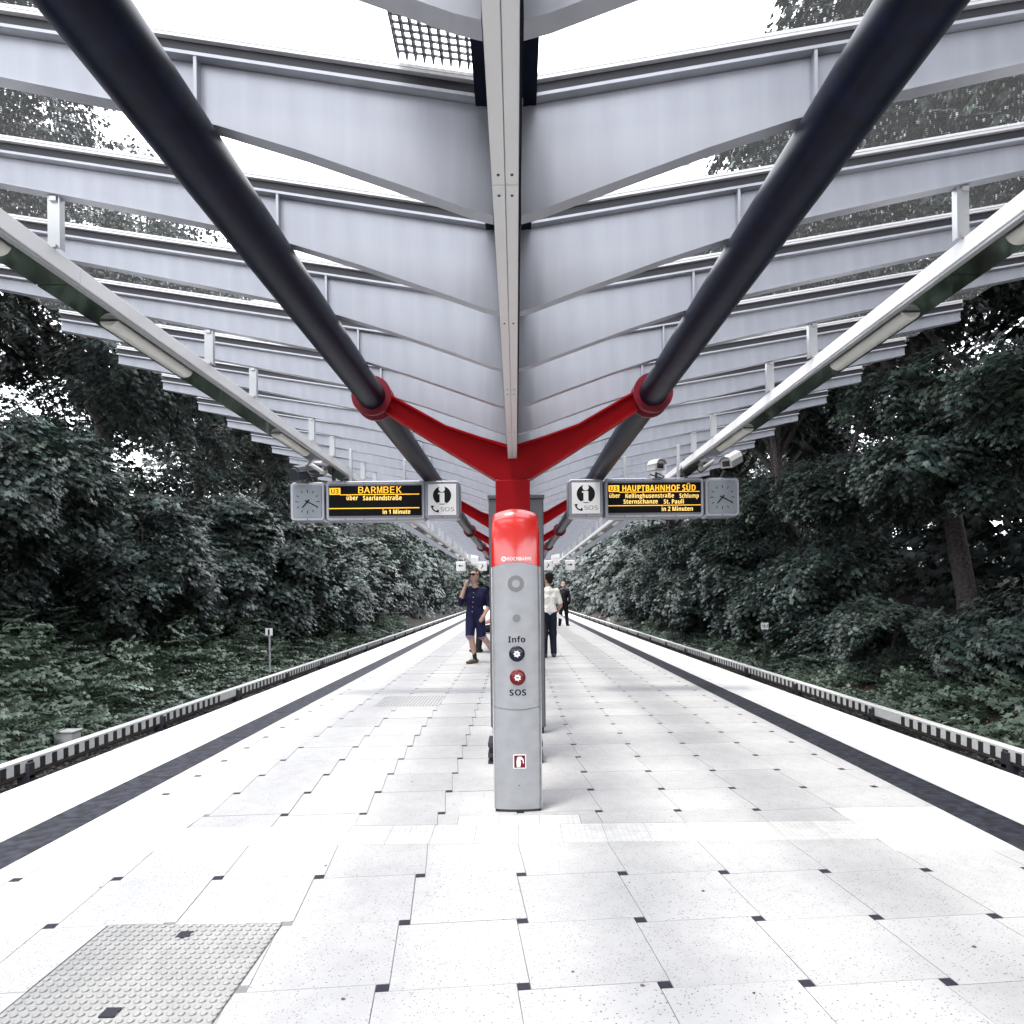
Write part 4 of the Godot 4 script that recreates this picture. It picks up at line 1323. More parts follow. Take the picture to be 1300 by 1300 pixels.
func shoe(b: Array, ankle: Vector3, dir: Vector3, col: Color) -> void:
	var a := Vector3(ankle.x, 0.045, ankle.z)
	b.append([a - dir * 0.05, a + dir * 0.10, 0.043, 0.040, col, 0.02])
	b.append([a + dir * 0.08 - Vector3(0, 0.012, 0), a + dir * 0.185 - Vector3(0, 0.014, 0), 0.040, 0.029, col, 0.02])

func build_people() -> void:
	# +z faces the camera in each figure's own axes before turning
	# --- man in navy shirt and shorts, walking with phone at his ear
	var navy := Color(0.009, 0.011, 0.036); var denim := Color(0.012, 0.014, 0.044); var cuff := Color(0.24, 0.19, 0.23)
	var sock := Color(0.012, 0.012, 0.015); var shoe_c := Color(0.10, 0.075, 0.055); var hair := Color(0.045, 0.03, 0.02)
	var b := []
	torso(b, 1.0, 1.40, navy, 1.08)
	b.append([Vector3(0, 1.54, 0.0), Vector3(0.0, 1.66, 0.025), 0.062, 0.056, SKIN, 0.03])
	head_bones(b, Vector3(-0.005, 1.76, 0.045), Vector3(-0.45, 0.12, 0.88).normalized(), Vector3(0.05, 0.98, -0.1).normalized(), SKIN, hair)
	# arm with phone (image left, his right): elbow out and down, hand at ear
	b.append([Vector3(-0.19, 1.46, -0.01), Vector3(-0.285, 1.20, 0.05), 0.062, 0.055, navy, 0.04])
	b.append([Vector3(-0.285, 1.21, 0.05), Vector3(-0.28, 1.30, 0.08), 0.05, 0.046, navy, 0.02])
	b.append([Vector3(-0.28, 1.29, 0.08), Vector3(-0.175, 1.58, 0.12), 0.042, 0.03, SKIN, 0.02])
	fingers(b, Vector3(-0.175, 1.58, 0.12), Vector3(0.30, 0.93, -0.2).normalized(), Vector3(0.2, 0.1, 0.95).normalized(), 0.45, SKIN)
	# arm with hand in pocket
	b.append([Vector3(0.20, 1.46, -0.01), Vector3(0.27, 1.17, -0.03), 0.064, 0.056, navy, 0.04])
	b.append([Vector3(0.27, 1.18, -0.03), Vector3(0.268, 1.12, -0.01), 0.056, 0.052, navy, 0.02])
	b.append([Vector3(0.268, 1.13, -0.01), Vector3(0.165, 0.93, 0.10), 0.043, 0.032, SKIN, 0.02])
	b.append([Vector3(0.165, 0.93, 0.10), Vector3(0.12, 0.86, 0.115), 0.04, 0.036, SKIN, 0.02])
	# shorts and legs; left leg trails
	b.append([Vector3(-0.09, 0.94, 0.0), Vector3(-0.105, 0.575, 0.062), 0.108, 0.092, denim, 0.03])
	b.append([Vector3(-0.105, 0.57, 0.063), Vector3(-0.105, 0.56, 0.065), 0.088, 0.088, cuff, 0.01])
	b.append([Vector3(0.09, 0.94, 0.0), Vector3(0.12, 0.575, -0.005), 0.108, 0.092, denim, 0.03])
	b.append([Vector3(0.12, 0.57, -0.007), Vector3(0.125, 0.56, -0.01), 0.088, 0.088, cuff, 0.01])
	b.append([Vector3(-0.105, 0.58, 0.06), Vector3(-0.075, 0.50, 0.06), 0.066, 0.06, SKIN, 0.02])
	b.append([Vector3(-0.08, 0.50, 0.055), Vector3(-0.055, 0.34, 0.04), 0.060, 0.058, SKIN, 0.03])
	b.append([Vector3(-0.055, 0.34, 0.04), Vector3(-0.02, 0.17, 0.05), 0.056, 0.04, SKIN, 0.03])
	b.append([Vector3(-0.02, 0.19, 0.05), Vector3(-0.01, 0.07, 0.055), 0.042, 0.042, sock, 0.01])
	shoe(b, Vector3(-0.015, 0.06, 0.06), Vector3(-0.78, 0, 0.62).normalized(), shoe_c)
	b.append([Vector3(0.125, 0.58, -0.01), Vector3(0.19, 0.47, -0.05), 0.066, 0.06, SKIN, 0.02])
	b.append([Vector3(0.19, 0.47, -0.05), Vector3(0.29, 0.32, -0.16), 0.059, 0.056, SKIN, 0.03])
	b.append([Vector3(0.29, 0.32, -0.16), Vector3(0.37, 0.19, -0.25), 0.054, 0.04, SKIN, 0.03])
	b.append([Vector3(0.365, 0.20, -0.245), Vector3(0.41, 0.11, -0.29), 0.042, 0.042, sock, 0.01])
	b.append([Vector3(0.425, 0.10, -0.31), Vector3(0.395, 0.055, -0.20), 0.042, 0.04, shoe_c, 0.02])
	b.append([Vector3(0.395, 0.055, -0.20), Vector3(0.375, 0.034, -0.12), 0.04, 0.03, shoe_c, 0.02])
	var wp := at(604, 842, 0.0159)
	var man := person("man in navy shirt and denim shorts walking with a phone at his ear", Vector3(wp.x, 0, wp.z), 0.0, b, 0.0125)
	# sunglasses, buttons
	var gs := Shape.new()
	var fw := Vector3(-0.45, 0.12, 0.88).normalized(); var up := Vector3(0.05, 0.98, -0.1).normalized()
	var sd := fw.cross(up).normalized()
	var hb := Transform3D(Basis(sd, up, -fw), Vector3(-0.005, 1.76, 0.045))
	for q in [-1, 1]:
		gs.prism(rounded(0.06, 0.042, 0.016, 3, Vector2(q * 0.036, 0.014)), -0.112, -0.096, hb)
		gs.box(Vector3(q * 0.086 - 0.003, 0.012, -0.1), Vector3(q * 0.086 + 0.003, 0.022, 0.02), hb)
	gs.box(Vector3(-0.012, 0.018, -0.11), Vector3(0.012, 0.026, -0.1), hb)
	part("sunglasses", gs.mesh(mats.lens), man)
	for q in 5:
		var bt := Shape.new()
		bt.prism(circle(0.0075, 10, Vector2(-0.02 - 0.008 * q, 1.42 - 0.095 * q)), 0.10, 0.148 - (0.02 if q == 0 else 0.0))
		part("shirt_button", bt.mesh(mats.print_white), man)
	var ph := thing("mobile_phone", man.position + Vector3(-0.13, 1.70, 0.10), "dark mobile phone held to the ear of the man in navy", "phone")
	gs = Shape.new()
	gs.prism(rounded(0.07, 0.14, 0.01, 3), -0.005, 0.005, Transform3D(Basis(Vector3(0, 1, 0), 1.3) * Basis(Vector3(1, 0, 0), -0.2) * Basis(Vector3(0, 0, 1), 0.2), Vector3.ZERO), 0.002)
	part("handset", gs.mesh(mats.phone_dark), ph)
	# --- man in white t-shirt seen from behind
	var white := Color(0.70, 0.69, 0.66); var jeans := Color(0.010, 0.012, 0.024); var dark_hair := Color(0.012, 0.009, 0.008)
	b = []
	torso(b, 1.02, 1.37, white, 1.05)
	b.append([Vector3(0, 1.5, 0.0), Vector3(0.0, 1.6, 0.02), 0.06, 0.055, SKIN, 0.03])
	head_bones(b, Vector3(-0.01, 1.70, 0.03), Vector3(0.35, -0.1, 0.92).normalized(), Vector3(0, 1, 0), SKIN, dark_hair)
	for sx in [-1, 1]:
		b.append([Vector3(sx * 0.19, 1.43, -0.01), Vector3(sx * 0.255, 1.20, -0.03), 0.066, 0.064, white, 0.04])
		b.append([Vector3(sx * 0.25, 1.22, -0.03), Vector3(sx * 0.27, 1.12, -0.03), 0.045, 0.042, SKIN, 0.02])
		b.append([Vector3(sx * 0.27, 1.12, -0.03), Vector3(sx * 0.20, 0.92, 0.10), 0.042, 0.03, SKIN, 0.02])
		fingers(b, Vector3(sx * 0.20, 0.92, 0.10), Vector3(-sx * 0.2, -0.75, 0.6).normalized(), Vector3(-sx * 0.9, 0.1, 0.3).normalized(), 0.5, SKIN)
		b.append([Vector3(sx * 0.09, 0.95, 0), Vector3(sx * 0.10, 0.52, 0.01), 0.108, 0.082, jeans, 0.04])
		b.append([Vector3(sx * 0.10, 0.52, 0.01), Vector3(sx * 0.11, 0.10, -0.01), 0.080, 0.066, jeans, 0.04])
		shoe(b, Vector3(sx * 0.115, 0.06, 0.0), Vector3(sx * 0.3, 0, 0.95).normalized(), Color(0.05, 0.05, 0.055))
	wp = at(697, 835, 0.0171)
	var m2 := person("dark-haired man in white t-shirt and dark jeans, back turned", Vector3(wp.x, 0, wp.z), PI + 0.35, b, 0.0135)
	var pp := thing("folded_paper", Vector3(wp.x + 0.17, 0.86, wp.z + 0.02), "white folded paper in the hand of the man in white", "paper")
	gs = Shape.new()
	gs.prism(PackedVector2Array([Vector2(-0.05, 0.09), Vector2(0.02, 0.11), Vector2(0.17, 0.0), Vector2(0.10, -0.03), Vector2(-0.04, 0.04)]), -0.006, 0.006)
	part("sheet", gs.mesh(mats.print_white), pp)
	var bg := thing("shoulder_bag", Vector3(wp.x - 0.20, 0.0, wp.z + 0.22), "dark bag with white print beside the man in white", "bag")
	gs = Shape.new()
	var rows := []
	for q in [[0.40, 0.10, 0.05], [0.42, 0.14, 0.08], [0.55, 0.155, 0.09], [0.72, 0.14, 0.08], [0.80, 0.11, 0.05]]:
		var row := []
		for k in 16: row.append(Vector3(cos(TAU * k / 16) * q[1], q[0], sin(TAU * k / 16) * q[2]))
		row.reverse()
		rows.append(row)
	gs.loft(rows)
	part("pouch", gs.mesh(mats.bag_dark), bg)
	gs = Shape.new()
	gs.tube([Vector3(-0.08, 0.78, 0), Vector3(-0.03, 1.1, -0.1), Vector3(0.02, 1.3, -0.14), Vector3(0.1, 0.78, 0)], [0.012, 0.012, 0.012, 0.012], 6)
	part("strap", gs.mesh(mats.bag_dark), bg)
	for q in 4:
		gs = Shape.new()
		gs.box(Vector3(0.0 + 0.03 * (q % 2), 0.5 + 0.045 * q, 0.092), Vector3(0.055 + 0.03 * (q % 2), 0.52 + 0.045 * q, 0.096))
		part("print", gs.mesh(mats.print_white), bg)
	# --- man in black farther along, seen from behind, rucksack
	var black := Color(0.010, 0.010, 0.013)
	b = []
	torso(b, 1.03, 1.42, black, 1.1)
	b.append([Vector3(0, 1.56, 0.0), Vector3(0.0, 1.64, 0.02), 0.062, 0.055, SKIN, 0.03])
	head_bones(b, Vector3(0.0, 1.75, 0.03), Vector3(-0.3, -0.1, 0.95).normalized(), Vector3(0, 1, 0), Color(0.5, 0.32, 0.25), Color(0.4, 0.38, 0.36), true)
	for sx in [-1, 1]:
		b.append([Vector3(sx * 0.2, 1.48, -0.01), Vector3(sx * 0.27, 1.2, -0.02), 0.068, 0.058, black, 0.04])
		b.append([Vector3(sx * 0.27, 1.2, -0.02), Vector3(sx * 0.25, 0.95, 0.06), 0.054, 0.042, black, 0.03])
		fingers(b, Vector3(sx * 0.25, 0.95, 0.06), Vector3(0, -0.96, 0.28).normalized(), Vector3(-sx * 0.2, 0.1, 0.95).normalized(), 0.4, SKIN)
		b.append([Vector3(sx * 0.09, 0.96, 0), Vector3(sx * 0.12, 0.52, 0.02 - sx * 0.06), 0.115, 0.085, black, 0.04])
		b.append([Vector3(sx * 0.12, 0.52, 0.02 - sx * 0.06), Vector3(sx * 0.15, 0.10, -0.01 - sx * 0.10), 0.083, 0.066, black, 0.04])
		shoe(b, Vector3(sx * 0.155, 0.06, -sx * 0.10), Vector3(sx * 0.3, 0, 0.95).normalized(), black)
	b.append([Vector3(0, 1.12, -0.14), Vector3(0, 1.38, -0.15), 0.12, 0.11, Color(0.016, 0.016, 0.022), 0.03])
	wp = at(715.5, 794.5, 0.0335)
	person("grey-haired man in black clothes walking away with a rucksack", Vector3(wp.x, 0, wp.z), PI - 0.15, b, 0.017)
	# --- seated person beyond the column
	var wq := Vector3(-0.70, 0, -17.4)
	var bench := thing("platform_bench", wq + Vector3(0.35, 0, -0.05), "metal bench carrying the seated person behind the pillar", "bench")
	gs = Shape.new()
	gs.cbox(Vector3(-0.45, 0.42, -0.8), Vector3(0.2, 0.45, 0.8), 0.008); part("seat", gs.mesh(mats.galvanised), bench)
	for q in [-0.6, 0.6]:
		gs = Shape.new(); gs.cbox(Vector3(-0.15, 0.0, q - 0.03), Vector3(-0.05, 0.419, q + 0.03), 0.006); part("leg", gs.mesh(mats.dark_steel), bench)
	gs = Shape.new(); gs.cbox(Vector3(0.17, 0.45, -0.8), Vector3(0.2, 0.85, 0.8), 0.008); part("backrest", gs.mesh(mats.galvanised), bench)
	b = []
	var shirt := Color(0.34, 0.34, 0.34); var trousers := Color(0.012, 0.012, 0.016)
	b.append([Vector3(-0.07, 0.58, 0), Vector3(0.07, 0.58, 0), 0.12, 0.12, trousers, 0.06])
	b.append([Vector3(-0.06, 0.68, 0), Vector3(-0.08, 0.95, 0.0), 0.11, 0.12, shirt, 0.06])
	b.append([Vector3(0.06, 0.68, 0), Vector3(0.08, 0.95, 0.0), 0.11, 0.12, shirt, 0.06])
	b.append([Vector3(-0.15, 1.05, 0), Vector3(0.15, 1.05, 0), 0.072, 0.072, shirt, 0.06])
	b.append([Vector3(0, 1.1, 0), Vector3(0, 1.2, 0.02), 0.055, 0.05, SKIN, 0.03])
	head_bones(b, Vector3(0, 1.31, 0.04), Vector3(0, -0.2, 0.98).normalized(), Vector3(0, 1, 0.1).normalized(), SKIN, dark_hair)
	for sx in [-1, 1]:
		b.append([Vector3(sx * 0.19, 1.04, 0), Vector3(sx * 0.25, 0.80, 0.04), 0.06, 0.05, shirt, 0.04])
		b.append([Vector3(sx * 0.25, 0.80, 0.04), Vector3(sx * 0.12, 0.72, 0.26), 0.042, 0.03, SKIN, 0.03])
		fingers(b, Vector3(sx * 0.12, 0.72, 0.26), Vector3(-sx * 0.5, -0.2, 0.84).normalized(), Vector3(-sx * 0.8, 0.3, -0.4).normalized(), 0.5, SKIN)
		b.append([Vector3(sx * 0.09, 0.565, 0.02), Vector3(sx * 0.12, 0.55, 0.44), 0.10, 0.075, trousers, 0.04])
		b.append([Vector3(sx * 0.12, 0.54, 0.44), Vector3(sx * 0.12, 0.11, 0.48), 0.07, 0.055, trousers, 0.04])
		shoe(b, Vector3(sx * 0.12, 0.06, 0.48), Vector3(0, 0, 1), Color(0.02, 0.02, 0.02))
	person("person in pale shirt and dark trousers sitting on the bench", wq + Vector3(0.26, 0, 0.3), -PI / 2 + 0.2, b, 0.0145)

# ---------------------------------------------------------------- plants
func leaf_into(s: Shape, o: Vector3, dir: Vector3, nrm: Vector3, size: float, fold: float, droop: float) -> void:
	var side := dir.cross(nrm).normalized()
	var up := side.cross(dir).normalized()
	var ang := [0.0, 25.0, 52.0, 80.0, 112.0, 160.0]
	var rad := [1.0, 0.5, 0.86, 0.44, 0.56, 0.16]
	var pts := []
	for k in 6: pts.append(Vector2.from_angle(deg_to_rad(ang[k])) * rad[k])
	for k in range(5, 0, -1): pts.append(Vector2.from_angle(-deg_to_rad(ang[k])) * rad[k])
	var P := func(q: Vector2) -> Vector3:
		return o + (dir * (q.x + 0.35) + side * q.y * 0.92 + up * (-fold * absf(q.y) - droop * (q.x + 0.3) * (q.x + 0.3))) * size
	var c := s.add(P.call(Vector2.ZERO), up)
	var ids := []
	for q in pts:
		var nn: Vector3 = (up + side * signf(q.y) * fold * 0.8 + dir * droop * maxf(q.x, 0.0) * 1.2).normalized()
		ids.append(s.add(P.call(q), nn))
	for k in ids.size(): s.ix.append_array([c, ids[k], ids[(k + 1) % ids.size()]])

func spray(sd: int, leaves: int, size: float, reach: float) -> ArrayMesh:        # a leafy twig growing towards +x
	var r := RandomNumberGenerator.new(); r.seed = sd
	var s := Shape.new()
	for k in leaves:
		var t := (k + 0.5) / leaves
		var sgn := 1.0 if k % 2 == 0 else -1.0
		var base := Vector3(reach * (t - 0.4), r.randf_range(-0.05, 0.05), sgn * reach * r.randf_range(0.05, 0.42) * (1.15 - t))
		var dir := Vector3(1.0, r.randf_range(-0.55, 0.0), sgn * r.randf_range(0.1, 1.3)).normalized()
		var nrm := Vector3(r.randf_range(-0.35, 0.45), 1.0, r.randf_range(-0.4, 0.4) + sgn * 0.15).normalized()
		leaf_into(s, base, dir, nrm, size * r.randf_range(0.7, 1.2), r.randf_range(0.05, 0.3), r.randf_range(0.05, 0.35))
	var tw := [Vector3(-reach * 0.5, -0.01, 0), Vector3(0, 0.0, 0.01), Vector3(reach * 0.5, -0.04, 0)]
	s.tube(tw, [0.006, 0.004, 0.002], 4, false)
	return s.mesh(mats.leaf)

var sprays := []
var lump := FastNoiseLite.new()

func crown_buf(buf: PackedFloat32Array, lobes: Array, count: int, smin: float, smax: float, tone: Color, spread: float, clear_x: float, hollow := 0.55) -> void:
	var weight := []; var total := 0.0
	for l in lobes:
		total += pow(l[1].x * l[1].y * l[1].z, 0.667); weight.append(total)
	var n := 0; var tries := 0
	while n < count and tries < count * 6:
		tries += 1
		var w := rng.randf() * total
		var li := 0
		while weight[li] < w: li += 1
		var l: Array = lobes[li]
		var d := Vector3(rng.randfn(), rng.randfn(), rng.randfn()).normalized()
		if d.x * signf(l[0].x) > 0.3 and absf(l[0].x) > 8.0 and l[0].z > -110.0 and rng.randf() < 0.85: continue      # the side turned away from the line stays thin
		var rr := lerpf(hollow, 1.0, pow(rng.randf(), 0.6))
		rr *= 1.0 + 0.32 * lump.get_noise_3dv((l[0] + d * l[1]) * 1.0)
		var p: Vector3 = l[0] + d * l[1] * rr
		# clumps: leave gaps where a second noise is low
		if lump.get_noise_3dv(p * 1.7 + Vector3(40, 0, 0)) < -0.07: continue
		var ax := absf(p.x)
		if ax < clear_x or (p.z > -110.0 and ((ax < 7.3 and p.y < 4.4 and p.y > -0.2 and ax < 6.9) or (ax < 4.6 and p.y < 5.4))): continue
		if p.y < bank_y(maxf(ax, 6.9), p.z) + 0.05: continue
		var out := Vector3(d.x, 0.0, d.z)
		if out.length() < 0.2: out = Vector3(rng.randf() - 0.5, 0, rng.randf() - 0.5)
		var yaw := atan2(-out.z, out.x) + rng.randfn() * 0.7
		var droop := -0.25 - 0.35 * rng.randf() + 0.3 * d.y
		var bs := Basis(Vector3.UP, yaw) * Basis(Vector3(0, 0, 1), droop) * Basis(Vector3(1, 0, 0), rng.randfn() * 0.3)
		var v := exp(rng.randfn() * spread)
		var cc := Color(tone.r * v * rng.randf_range(0.85, 1.15), tone.g * v, tone.b * v * rng.randf_range(0.85, 1.15))
		var tr := Transform3D(bs.scaled(Vector3.ONE * rng.randf_range(smin, smax)), p)
		buf.append_array([tr.basis.x.x, tr.basis.y.x, tr.basis.z.x, p.x, tr.basis.x.y, tr.basis.y.y, tr.basis.z.y, p.y, tr.basis.x.z, tr.basis.y.z, tr.basis.z.z, p.z, cc.r, cc.g, cc.b, 1.0])
		n += 1

func tree(called: String, label: String, category: String, group: String, foot: Vector3, trunk_r: float, trunk_top: Vector3, lobes: Array, count: int, smin: float, smax: float, tone: Color, clear_x: float, sp: int, spread := 0.42, hollow := 0.55, boughs := [], per_bough := 0) -> void:
	var o := thing(called, Vector3.ZERO, label, category, group)
	var s := Shape.new()
	var mid := (foot + trunk_top) / 2 + Vector3(rng.randf_range(-0.15, 0.15), 0, rng.randf_range(-0.15, 0.15))
	s.tube([foot - Vector3(0, 0.3, 0), foot + (mid - foot) * 0.15, mid, trunk_top], [trunk_r * 1.5, trunk_r * 1.05, trunk_r * 0.85, trunk_r * 0.6], 12)
	for l in lobes + boughs:
		var from := mid.lerp(trunk_top, rng.randf_range(0.3, 1.0))
		var to: Vector3 = l[0] - Vector3(0, l[1].y * 0.2, 0)
		var md := from.lerp(to, 0.5) + Vector3(rng.randf_range(-0.3, 0.3), 0.25, rng.randf_range(-0.3, 0.3))
		s.tube([from, md, to], [trunk_r * 0.45, trunk_r * 0.28, trunk_r * 0.1], 7)
		for q in 3:
			var tip: Vector3 = to + Vector3(rng.randfn(), rng.randfn() * 0.6 + 0.2, rng.randfn()).normalized() * l[1] * 0.8
			s.tube([md.lerp(to, 0.6), (to + tip) / 2 + Vector3(0, 0.1, 0), tip], [trunk_r * 0.16, trunk_r * 0.1, trunk_r * 0.04], 5)
	part("trunk", s.mesh(mats.bark), o)
	var buf := PackedFloat32Array()
	crown_buf(buf, lobes, count, smin, smax, tone, spread, clear_x, hollow)
	if boughs: crown_buf(buf, boughs, per_bough * boughs.size(), 0.85, 1.4, tone, spread, clear_x, hollow)
	copies("crown", sprays[sp], buf, o).set_meta("kind", "stuff")

func dome(c: Vector3, r: Vector3, k: int, sub: float) -> Array:        # a crown of uneven lobes around c
	var out := [[c, r * 0.72]]
	for q in k:
		var a := TAU * (q + rng.randf()) / k
		var e := rng.randf_range(-0.55, 0.75)
		var d := Vector3(cos(a) * sqrt(1 - e * e), e, sin(a) * sqrt(1 - e * e))
		out.append([c + d * r * 0.72, r * sub * rng.randf_range(0.75, 1.15)])
	return out

func build_plants() -> void:
	lump.seed = 9; lump.frequency = 0.45; lump.fractal_octaves = 2
	sprays = [spray(1, 14, 0.078, 0.54), spray(2, 14, 0.08, 0.55), spray(3, 11, 0.10, 0.55), spray(4, 14, 0.11, 0.75)]
	var dull := Color(0.028, 0.040, 0.035)
	var fresh := Color(0.076, 0.104, 0.076)
	# --- maple side: dense understorey right down to the ground
	var spots := [[10.6, -1.5, 4.6], [10.3, -5.2, 4.9], [10.3, -9.0, 4.6], [10.4, -13.0, 5.2], [10.0, -17.2, 4.8], [9.8, -21.8, 5.2], [9.1, -26.8, 5.0], [9.2, -32.5, 5.4], [9.3, -39.0, 5.6], [9.3, -46.5, 6.0]]
	var maple_labels := ["dense maple thicket spilling down the bank beside the striped cover's open end", "broad dark maple thicket behind the small concrete box", "dense maple thicket above the first timber board on the maple side", "tall maple thicket with pale leaf tops on the leafy bank", "maple thicket standing behind the white and black marker post", "rounded maple thicket below the square clock", "maple thicket below the BARMBEK display", "far maple thicket beyond the BARMBEK display", "far maple thicket level with the walking man", "far maple thicket closing the leafy bank"]
	for k in spots.size():
		var q: Array = spots[k]
		var c := Vector3(-q[0], bank_y(q[0], q[1]) + q[2] * 0.48, q[1])
		var rz := 2.6 if k < 6 else 3.6
		var lobes := dome(c, Vector3(2.5, q[2] * 0.56, rz), 9, 0.42)
		tree("maple_thicket", maple_labels[k], "shrub", "maples along the leafy bank", Vector3(-q[0], bank_y(q[0], q[1]), q[1]), 0.10, c + Vector3(0, 0.5, 0), lobes, 3900 if k < 7 else 2400, 0.85 if k < 6 else 1.2, 1.35 if k < 6 else 1.9, dull.lerp(fresh, rng.randf() * 0.16), 6.75, k % 3)
	# tall trees behind, open crowns against the sky
	var tall_l := [[12.0, -11.5, 14.5], [12.0, -20.3, 14.0], [12.6, -28.0, 12.0], [12.0, -34.0, 12.5], [12.2, -46.0, 13.0], [13.0, 2.0, 12.0]]
	var tl_labels := ["tall open-crowned tree at the near end of the leafy bank", "tall tree with dark forked trunk against the bright sky above the maples", "tall tree rising behind the maple thicket near the marker post", "tall tree rising far along the leafy bank", "tall tree at the distant end of the leafy bank", "tall tree seen through the roof glass over the leafy track"]
	for k in tall_l.size():
		var q: Array = tall_l[k]
		var foot := Vector3(-q[0], bank_y(q[0], q[1]), q[1])
		var c := foot + Vector3(0.3, q[2] * 0.62, 0)
		tree("tall_tree", tl_labels[k], "tree", "tall trees on the leafy bank", foot, 0.24, foot + Vector3(0.3, q[2] * 0.62, 0.2), dome(c, Vector3(4.3, q[2] * 0.37, 4.6), 12, 0.38), 4800 if k < 2 else (2600 if k == 2 else 1800), 1.0, 1.6, dull.lerp(fresh, rng.randf() * 0.16), 7.3, 1, 0.3, 0.4)
	# --- woods side: high crowns over a dark hollow, trunk in the shade
	var wood := [[10.8, -3.0, 15.0, 0.28], [11.4, -10.5, 16.0, 0.30], [11.5, -17.9, 16.0, 0.23], [10.6, -25.0, 15.0, 0.26], [10.8, -33.0, 15.0, 0.28], [10.8, -43.0, 15.0, 0.28], [10.6, 4.5, 15.0, 0.28]]
	var wl := ["tall dark tree at the near end of the shady bank", "tall dark tree overhanging the strip light rail on the shady bank", "tall tree with pale leaning trunk showing in the dark hollow", "tall dark tree above the woods side clock", "tall tree beyond the HAUPTBAHNHOF SÜD display", "tall tree at the distant end of the shady bank", "tall tree seen through the roof glass over the shady track"]
	for k in wood.size():
		var q: Array = wood[k]
		var foot := Vector3(q[0], bank_y(q[0], q[1]), q[1])
		var c := foot + Vector3(-1.7, q[2] * 0.66, 0)
		var lobes := dome(c, Vector3(5.2, q[2] * 0.32, 4.8), 13, 0.40)
		# low boughs reaching over the track, with finer sprays
		var boughs := []
		for w in 3: boughs.append([Vector3(q[0] - rng.randf_range(1.4, 2.7), foot.y + rng.randf_range(2.9, 5.2), q[1] + rng.randf_range(-3, 3)), Vector3(1.7, 0.7, 1.7)])
		if k == 2: boughs.append_array([[Vector3(8.7, 4.1, -14.6), Vector3(1.5, 0.6, 1.9)], [Vector3(9.3, 5.4, -15.2), Vector3(2.0, 0.9, 2.0)], [Vector3(9.6, 3.4, -13.6), Vector3(1.0, 0.4, 1.4)]])
		tree("woodland_tree", wl[k], "tree", "tall trees on the shady bank", foot, q[3], foot + Vector3(-1.9, q[2] * 0.5, 0.5), lobes, 5600, 1.45, 2.4, dull.lerp(fresh, rng.randf() * 0.16), 4.4, 0, 0.4, 0.45, boughs, 350)
	# understorey along the shady bank farther off
	var bush := [[9.3, -22.5, 3.6], [9.0, -27.0, 4.4], [8.9, -32.5, 4.8], [8.9, -39.0, 5.0], [9.0, -46.5, 5.2], [9.6, -13.6, 1.8], [8.9, -16.6, 1.9], [8.8, -19.8, 1.7], [9.8, -9.0, 1.8], [10.6, -5.6, 2.0]]
	var bl := ["leafy bush filling the gap below the square clock", "tall leafy bush below the HAUPTBAHNHOF SÜD display", "leafy bush beyond the white number plate", "far leafy bush level with the man in white", "far leafy bush closing the shady bank", "low shaded bush in front of the pale trunk", "low leafy bush behind the white number plate", "small leafy bush beside the number plate post", "low shaded bush over the reddish leaf litter", "low dark bush at the near end of the shady bank"]
	for k in bush.size():
		var q: Array = bush[k]
		var c := Vector3(q[0], bank_y(q[0], q[1]) + q[2] * 0.45, q[1])
		var low: bool = q[2] < 2.5
		tree("woodland_bush", bl[k], "shrub", "bushes on the shady bank", Vector3(q[0], bank_y(q[0], q[1]), q[1]), 0.05, c + Vector3(0, q[2] * 0.2, 0), dome(c, Vector3(1.3 if low else 2.1, q[2] * 0.56, 1.7 if low else 3.2), 7, 0.42), 1000 if low else 2400, 0.8 if low else 1.1, 1.2 if low else 1.8, dull.lerp(fresh, rng.randf() * 0.16), 6.8, k % 3)
	# --- far wood behind both banks and at the end of the line: one mass
	for side in [-1, 1]:
		var buf := PackedFloat32Array()
		var lobes := []
		for k in 16:
			var z := 14.0 - k * 8.0
			var x: float = side * (17.5 + rng.randf_range(-1.5, 1.5))
			if side > 0 or z < -34.0: lobes.append([Vector3(x, 7.2, z), Vector3(4.0, 8.8, 5.5)])
			else: lobes.append([Vector3(x, 3.2, z), Vector3(4.0, 4.6, 5.5)])
			lobes.append([Vector3(side * 16.0, 2.5, z + 4), Vector3(2.5, 3.5, 4.5)])
		crown_buf(buf, lobes, 11500 if side > 0 else 7000, 1.8, 2.9, dull, 0.25, 12.5)
		meta(copies("background_wood", sprays[3], buf, self), "dark mass of woodland behind the " + ("shady bank" if side > 0 else "leafy maple bank"), "woodland", "", "stuff")
	var buf2 := PackedFloat32Array()
	var lb := []
	for k in 9: lb.append([Vector3(-24 + 6 * k, 5.0, -150 + rng.randf_range(-6, 6)), Vector3(5, 8.5, 5)])
	for side in [-1, 1]:
		for k in 12: lb.append([Vector3(side * (10.5 + rng.randf_range(-0.8, 0.8)), 4.0, -55 - k * 8.0), Vector3(2.8, 6.5, 5.0)])
	crown_buf(buf2, lb, 9000, 2.0, 3.2, dull, 0.3, 0.0)
	var le := []
	for k in 9: le.append([Vector3(-16 + 4 * k, 3.5 + 2.5 * (k % 2), -134 - 4 * (k % 3)), Vector3(4, 5, 3)])
	crown_buf(buf2, le, 3500, 3.0, 4.5, dull, 0.3, 0.0)
	meta(copies("distant_wood", sprays[3], buf2, self), "far trees closing the view at the end of the platform", "woodland", "", "stuff")
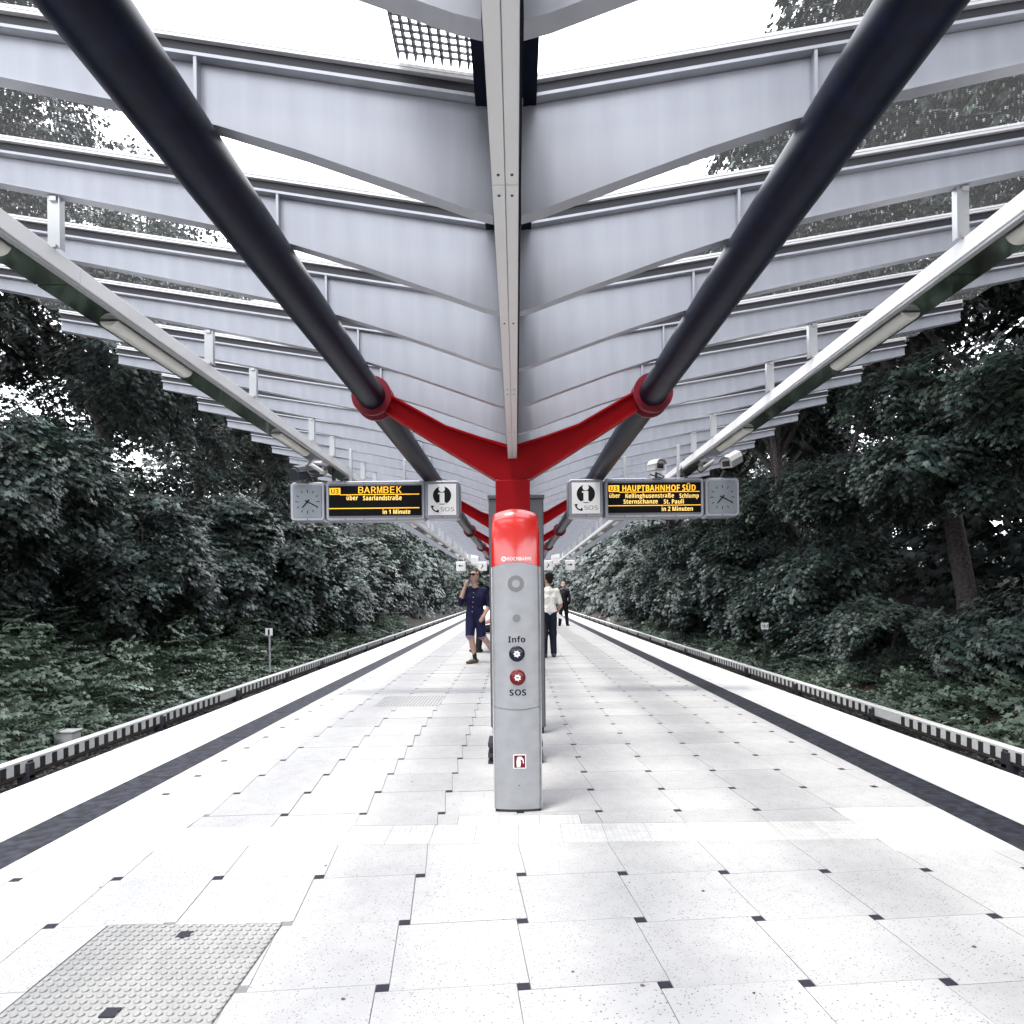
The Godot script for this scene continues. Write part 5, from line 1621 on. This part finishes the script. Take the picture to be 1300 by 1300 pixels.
	# --- ground cover on both banks
	for side in [-1, 1]:
		var cnt := 15000 if side < 0 else 11000
		var b3 := PackedFloat32Array()
		for k in cnt:
			var z: float = -2.5 - 45.0 * pow(rng.randf(), 1.35)
			var x := 6.98 + 3.4 * pow(rng.randf(), 1.25)
			var h := 0.10 + (1.8 if side < 0 else 0.6) * maxf(0.0, lump.get_noise_2d(x * 2.0, z * 2.0) + 0.45) * rng.randf() * clampf((x - 6.85) * 1.1, 0.1, 1.0)
			if side > 0 and lump.get_noise_2d(x * 1.6 + 90, z * 1.6) < -0.2: continue
			var p := Vector3(side * x, bank_y(x, z) + h, z)
			var bs := Basis(Vector3.UP, rng.randf() * TAU) * Basis(Vector3(0, 0, 1), rng.randf_range(-0.45, 0.1)) * Basis(Vector3(1, 0, 0), rng.randfn() * 0.25)
			var v := exp(rng.randfn() * 0.3) * 1.0
			var tr := Transform3D(bs.scaled(Vector3.ONE * rng.randf_range(0.55, 1.0)), p)
			b3.append_array([tr.basis.x.x, tr.basis.y.x, tr.basis.z.x, p.x, tr.basis.x.y, tr.basis.y.y, tr.basis.z.y, p.y, tr.basis.x.z, tr.basis.y.z, tr.basis.z.z, p.z, fresh.r * v, fresh.g * v, fresh.b * v, 1.0])
		meta(copies("undergrowth", sprays[2], b3, self), "low leafy undergrowth along the foot of the " + ("shady bank" if side > 0 else "maple bank"), "undergrowth", "", "stuff")
	# a few dry leaves and crumbs on the platform
	var bits := Shape.new()
	leaf_into(bits, Vector3.ZERO, Vector3(1, 0, 0), Vector3.UP, 0.02, 0.3, 0.3)
	var b5 := PackedFloat32Array(); b5.resize(70 * 16)
	for k in 70:
		var z: float = -2.2 - 12.0 * pow(rng.randf(), 1.5)
		put_copy(b5, k, Transform3D(Basis(Vector3.UP, rng.randf() * TAU).scaled(Vector3.ONE * rng.randf_range(0.3, 1.0)), Vector3(rng.randf_range(-2.5, 2.5), 0.004, z)), Color(0.07, 0.05, 0.035) * rng.randf_range(0.5, 1.5))
	meta(copies("litter", bits.mesh(mats.leaf), b5, self), "scattered dry leaf crumbs on the pale paving", "litter", "", "stuff")
	# dead leaves on the open soil of the shady bank
	var lit := Shape.new()
	leaf_into(lit, Vector3.ZERO, Vector3(1, 0, 0), Vector3.UP, 0.06, 0.25, 0.2)
	var lm := lit.mesh(mats.leaf)
	var b4 := PackedFloat32Array(); b4.resize(7000 * 16)
	for k in 7000:
		var z: float = -5.0 - 22.0 * rng.randf()
		var x := 6.9 + 5.0 * rng.randf()
		var bs := Basis(Vector3.UP, rng.randf() * TAU) * Basis(Vector3(1, 0, 0), rng.randfn() * 0.5) * Basis(Vector3(0, 0, 1), rng.randfn() * 0.4)
		put_copy(b4, k, Transform3D(bs.scaled(Vector3.ONE * rng.randf_range(0.6, 1.3)), Vector3(x, bank_y(x, z) + 0.02, z)), Color(0.10, 0.055, 0.042) * rng.randf_range(0.5, 1.4))
	meta(copies("leaf_litter", lm, b4, self), "reddish brown dead leaves on the shady bank soil", "leaf litter", "", "stuff")
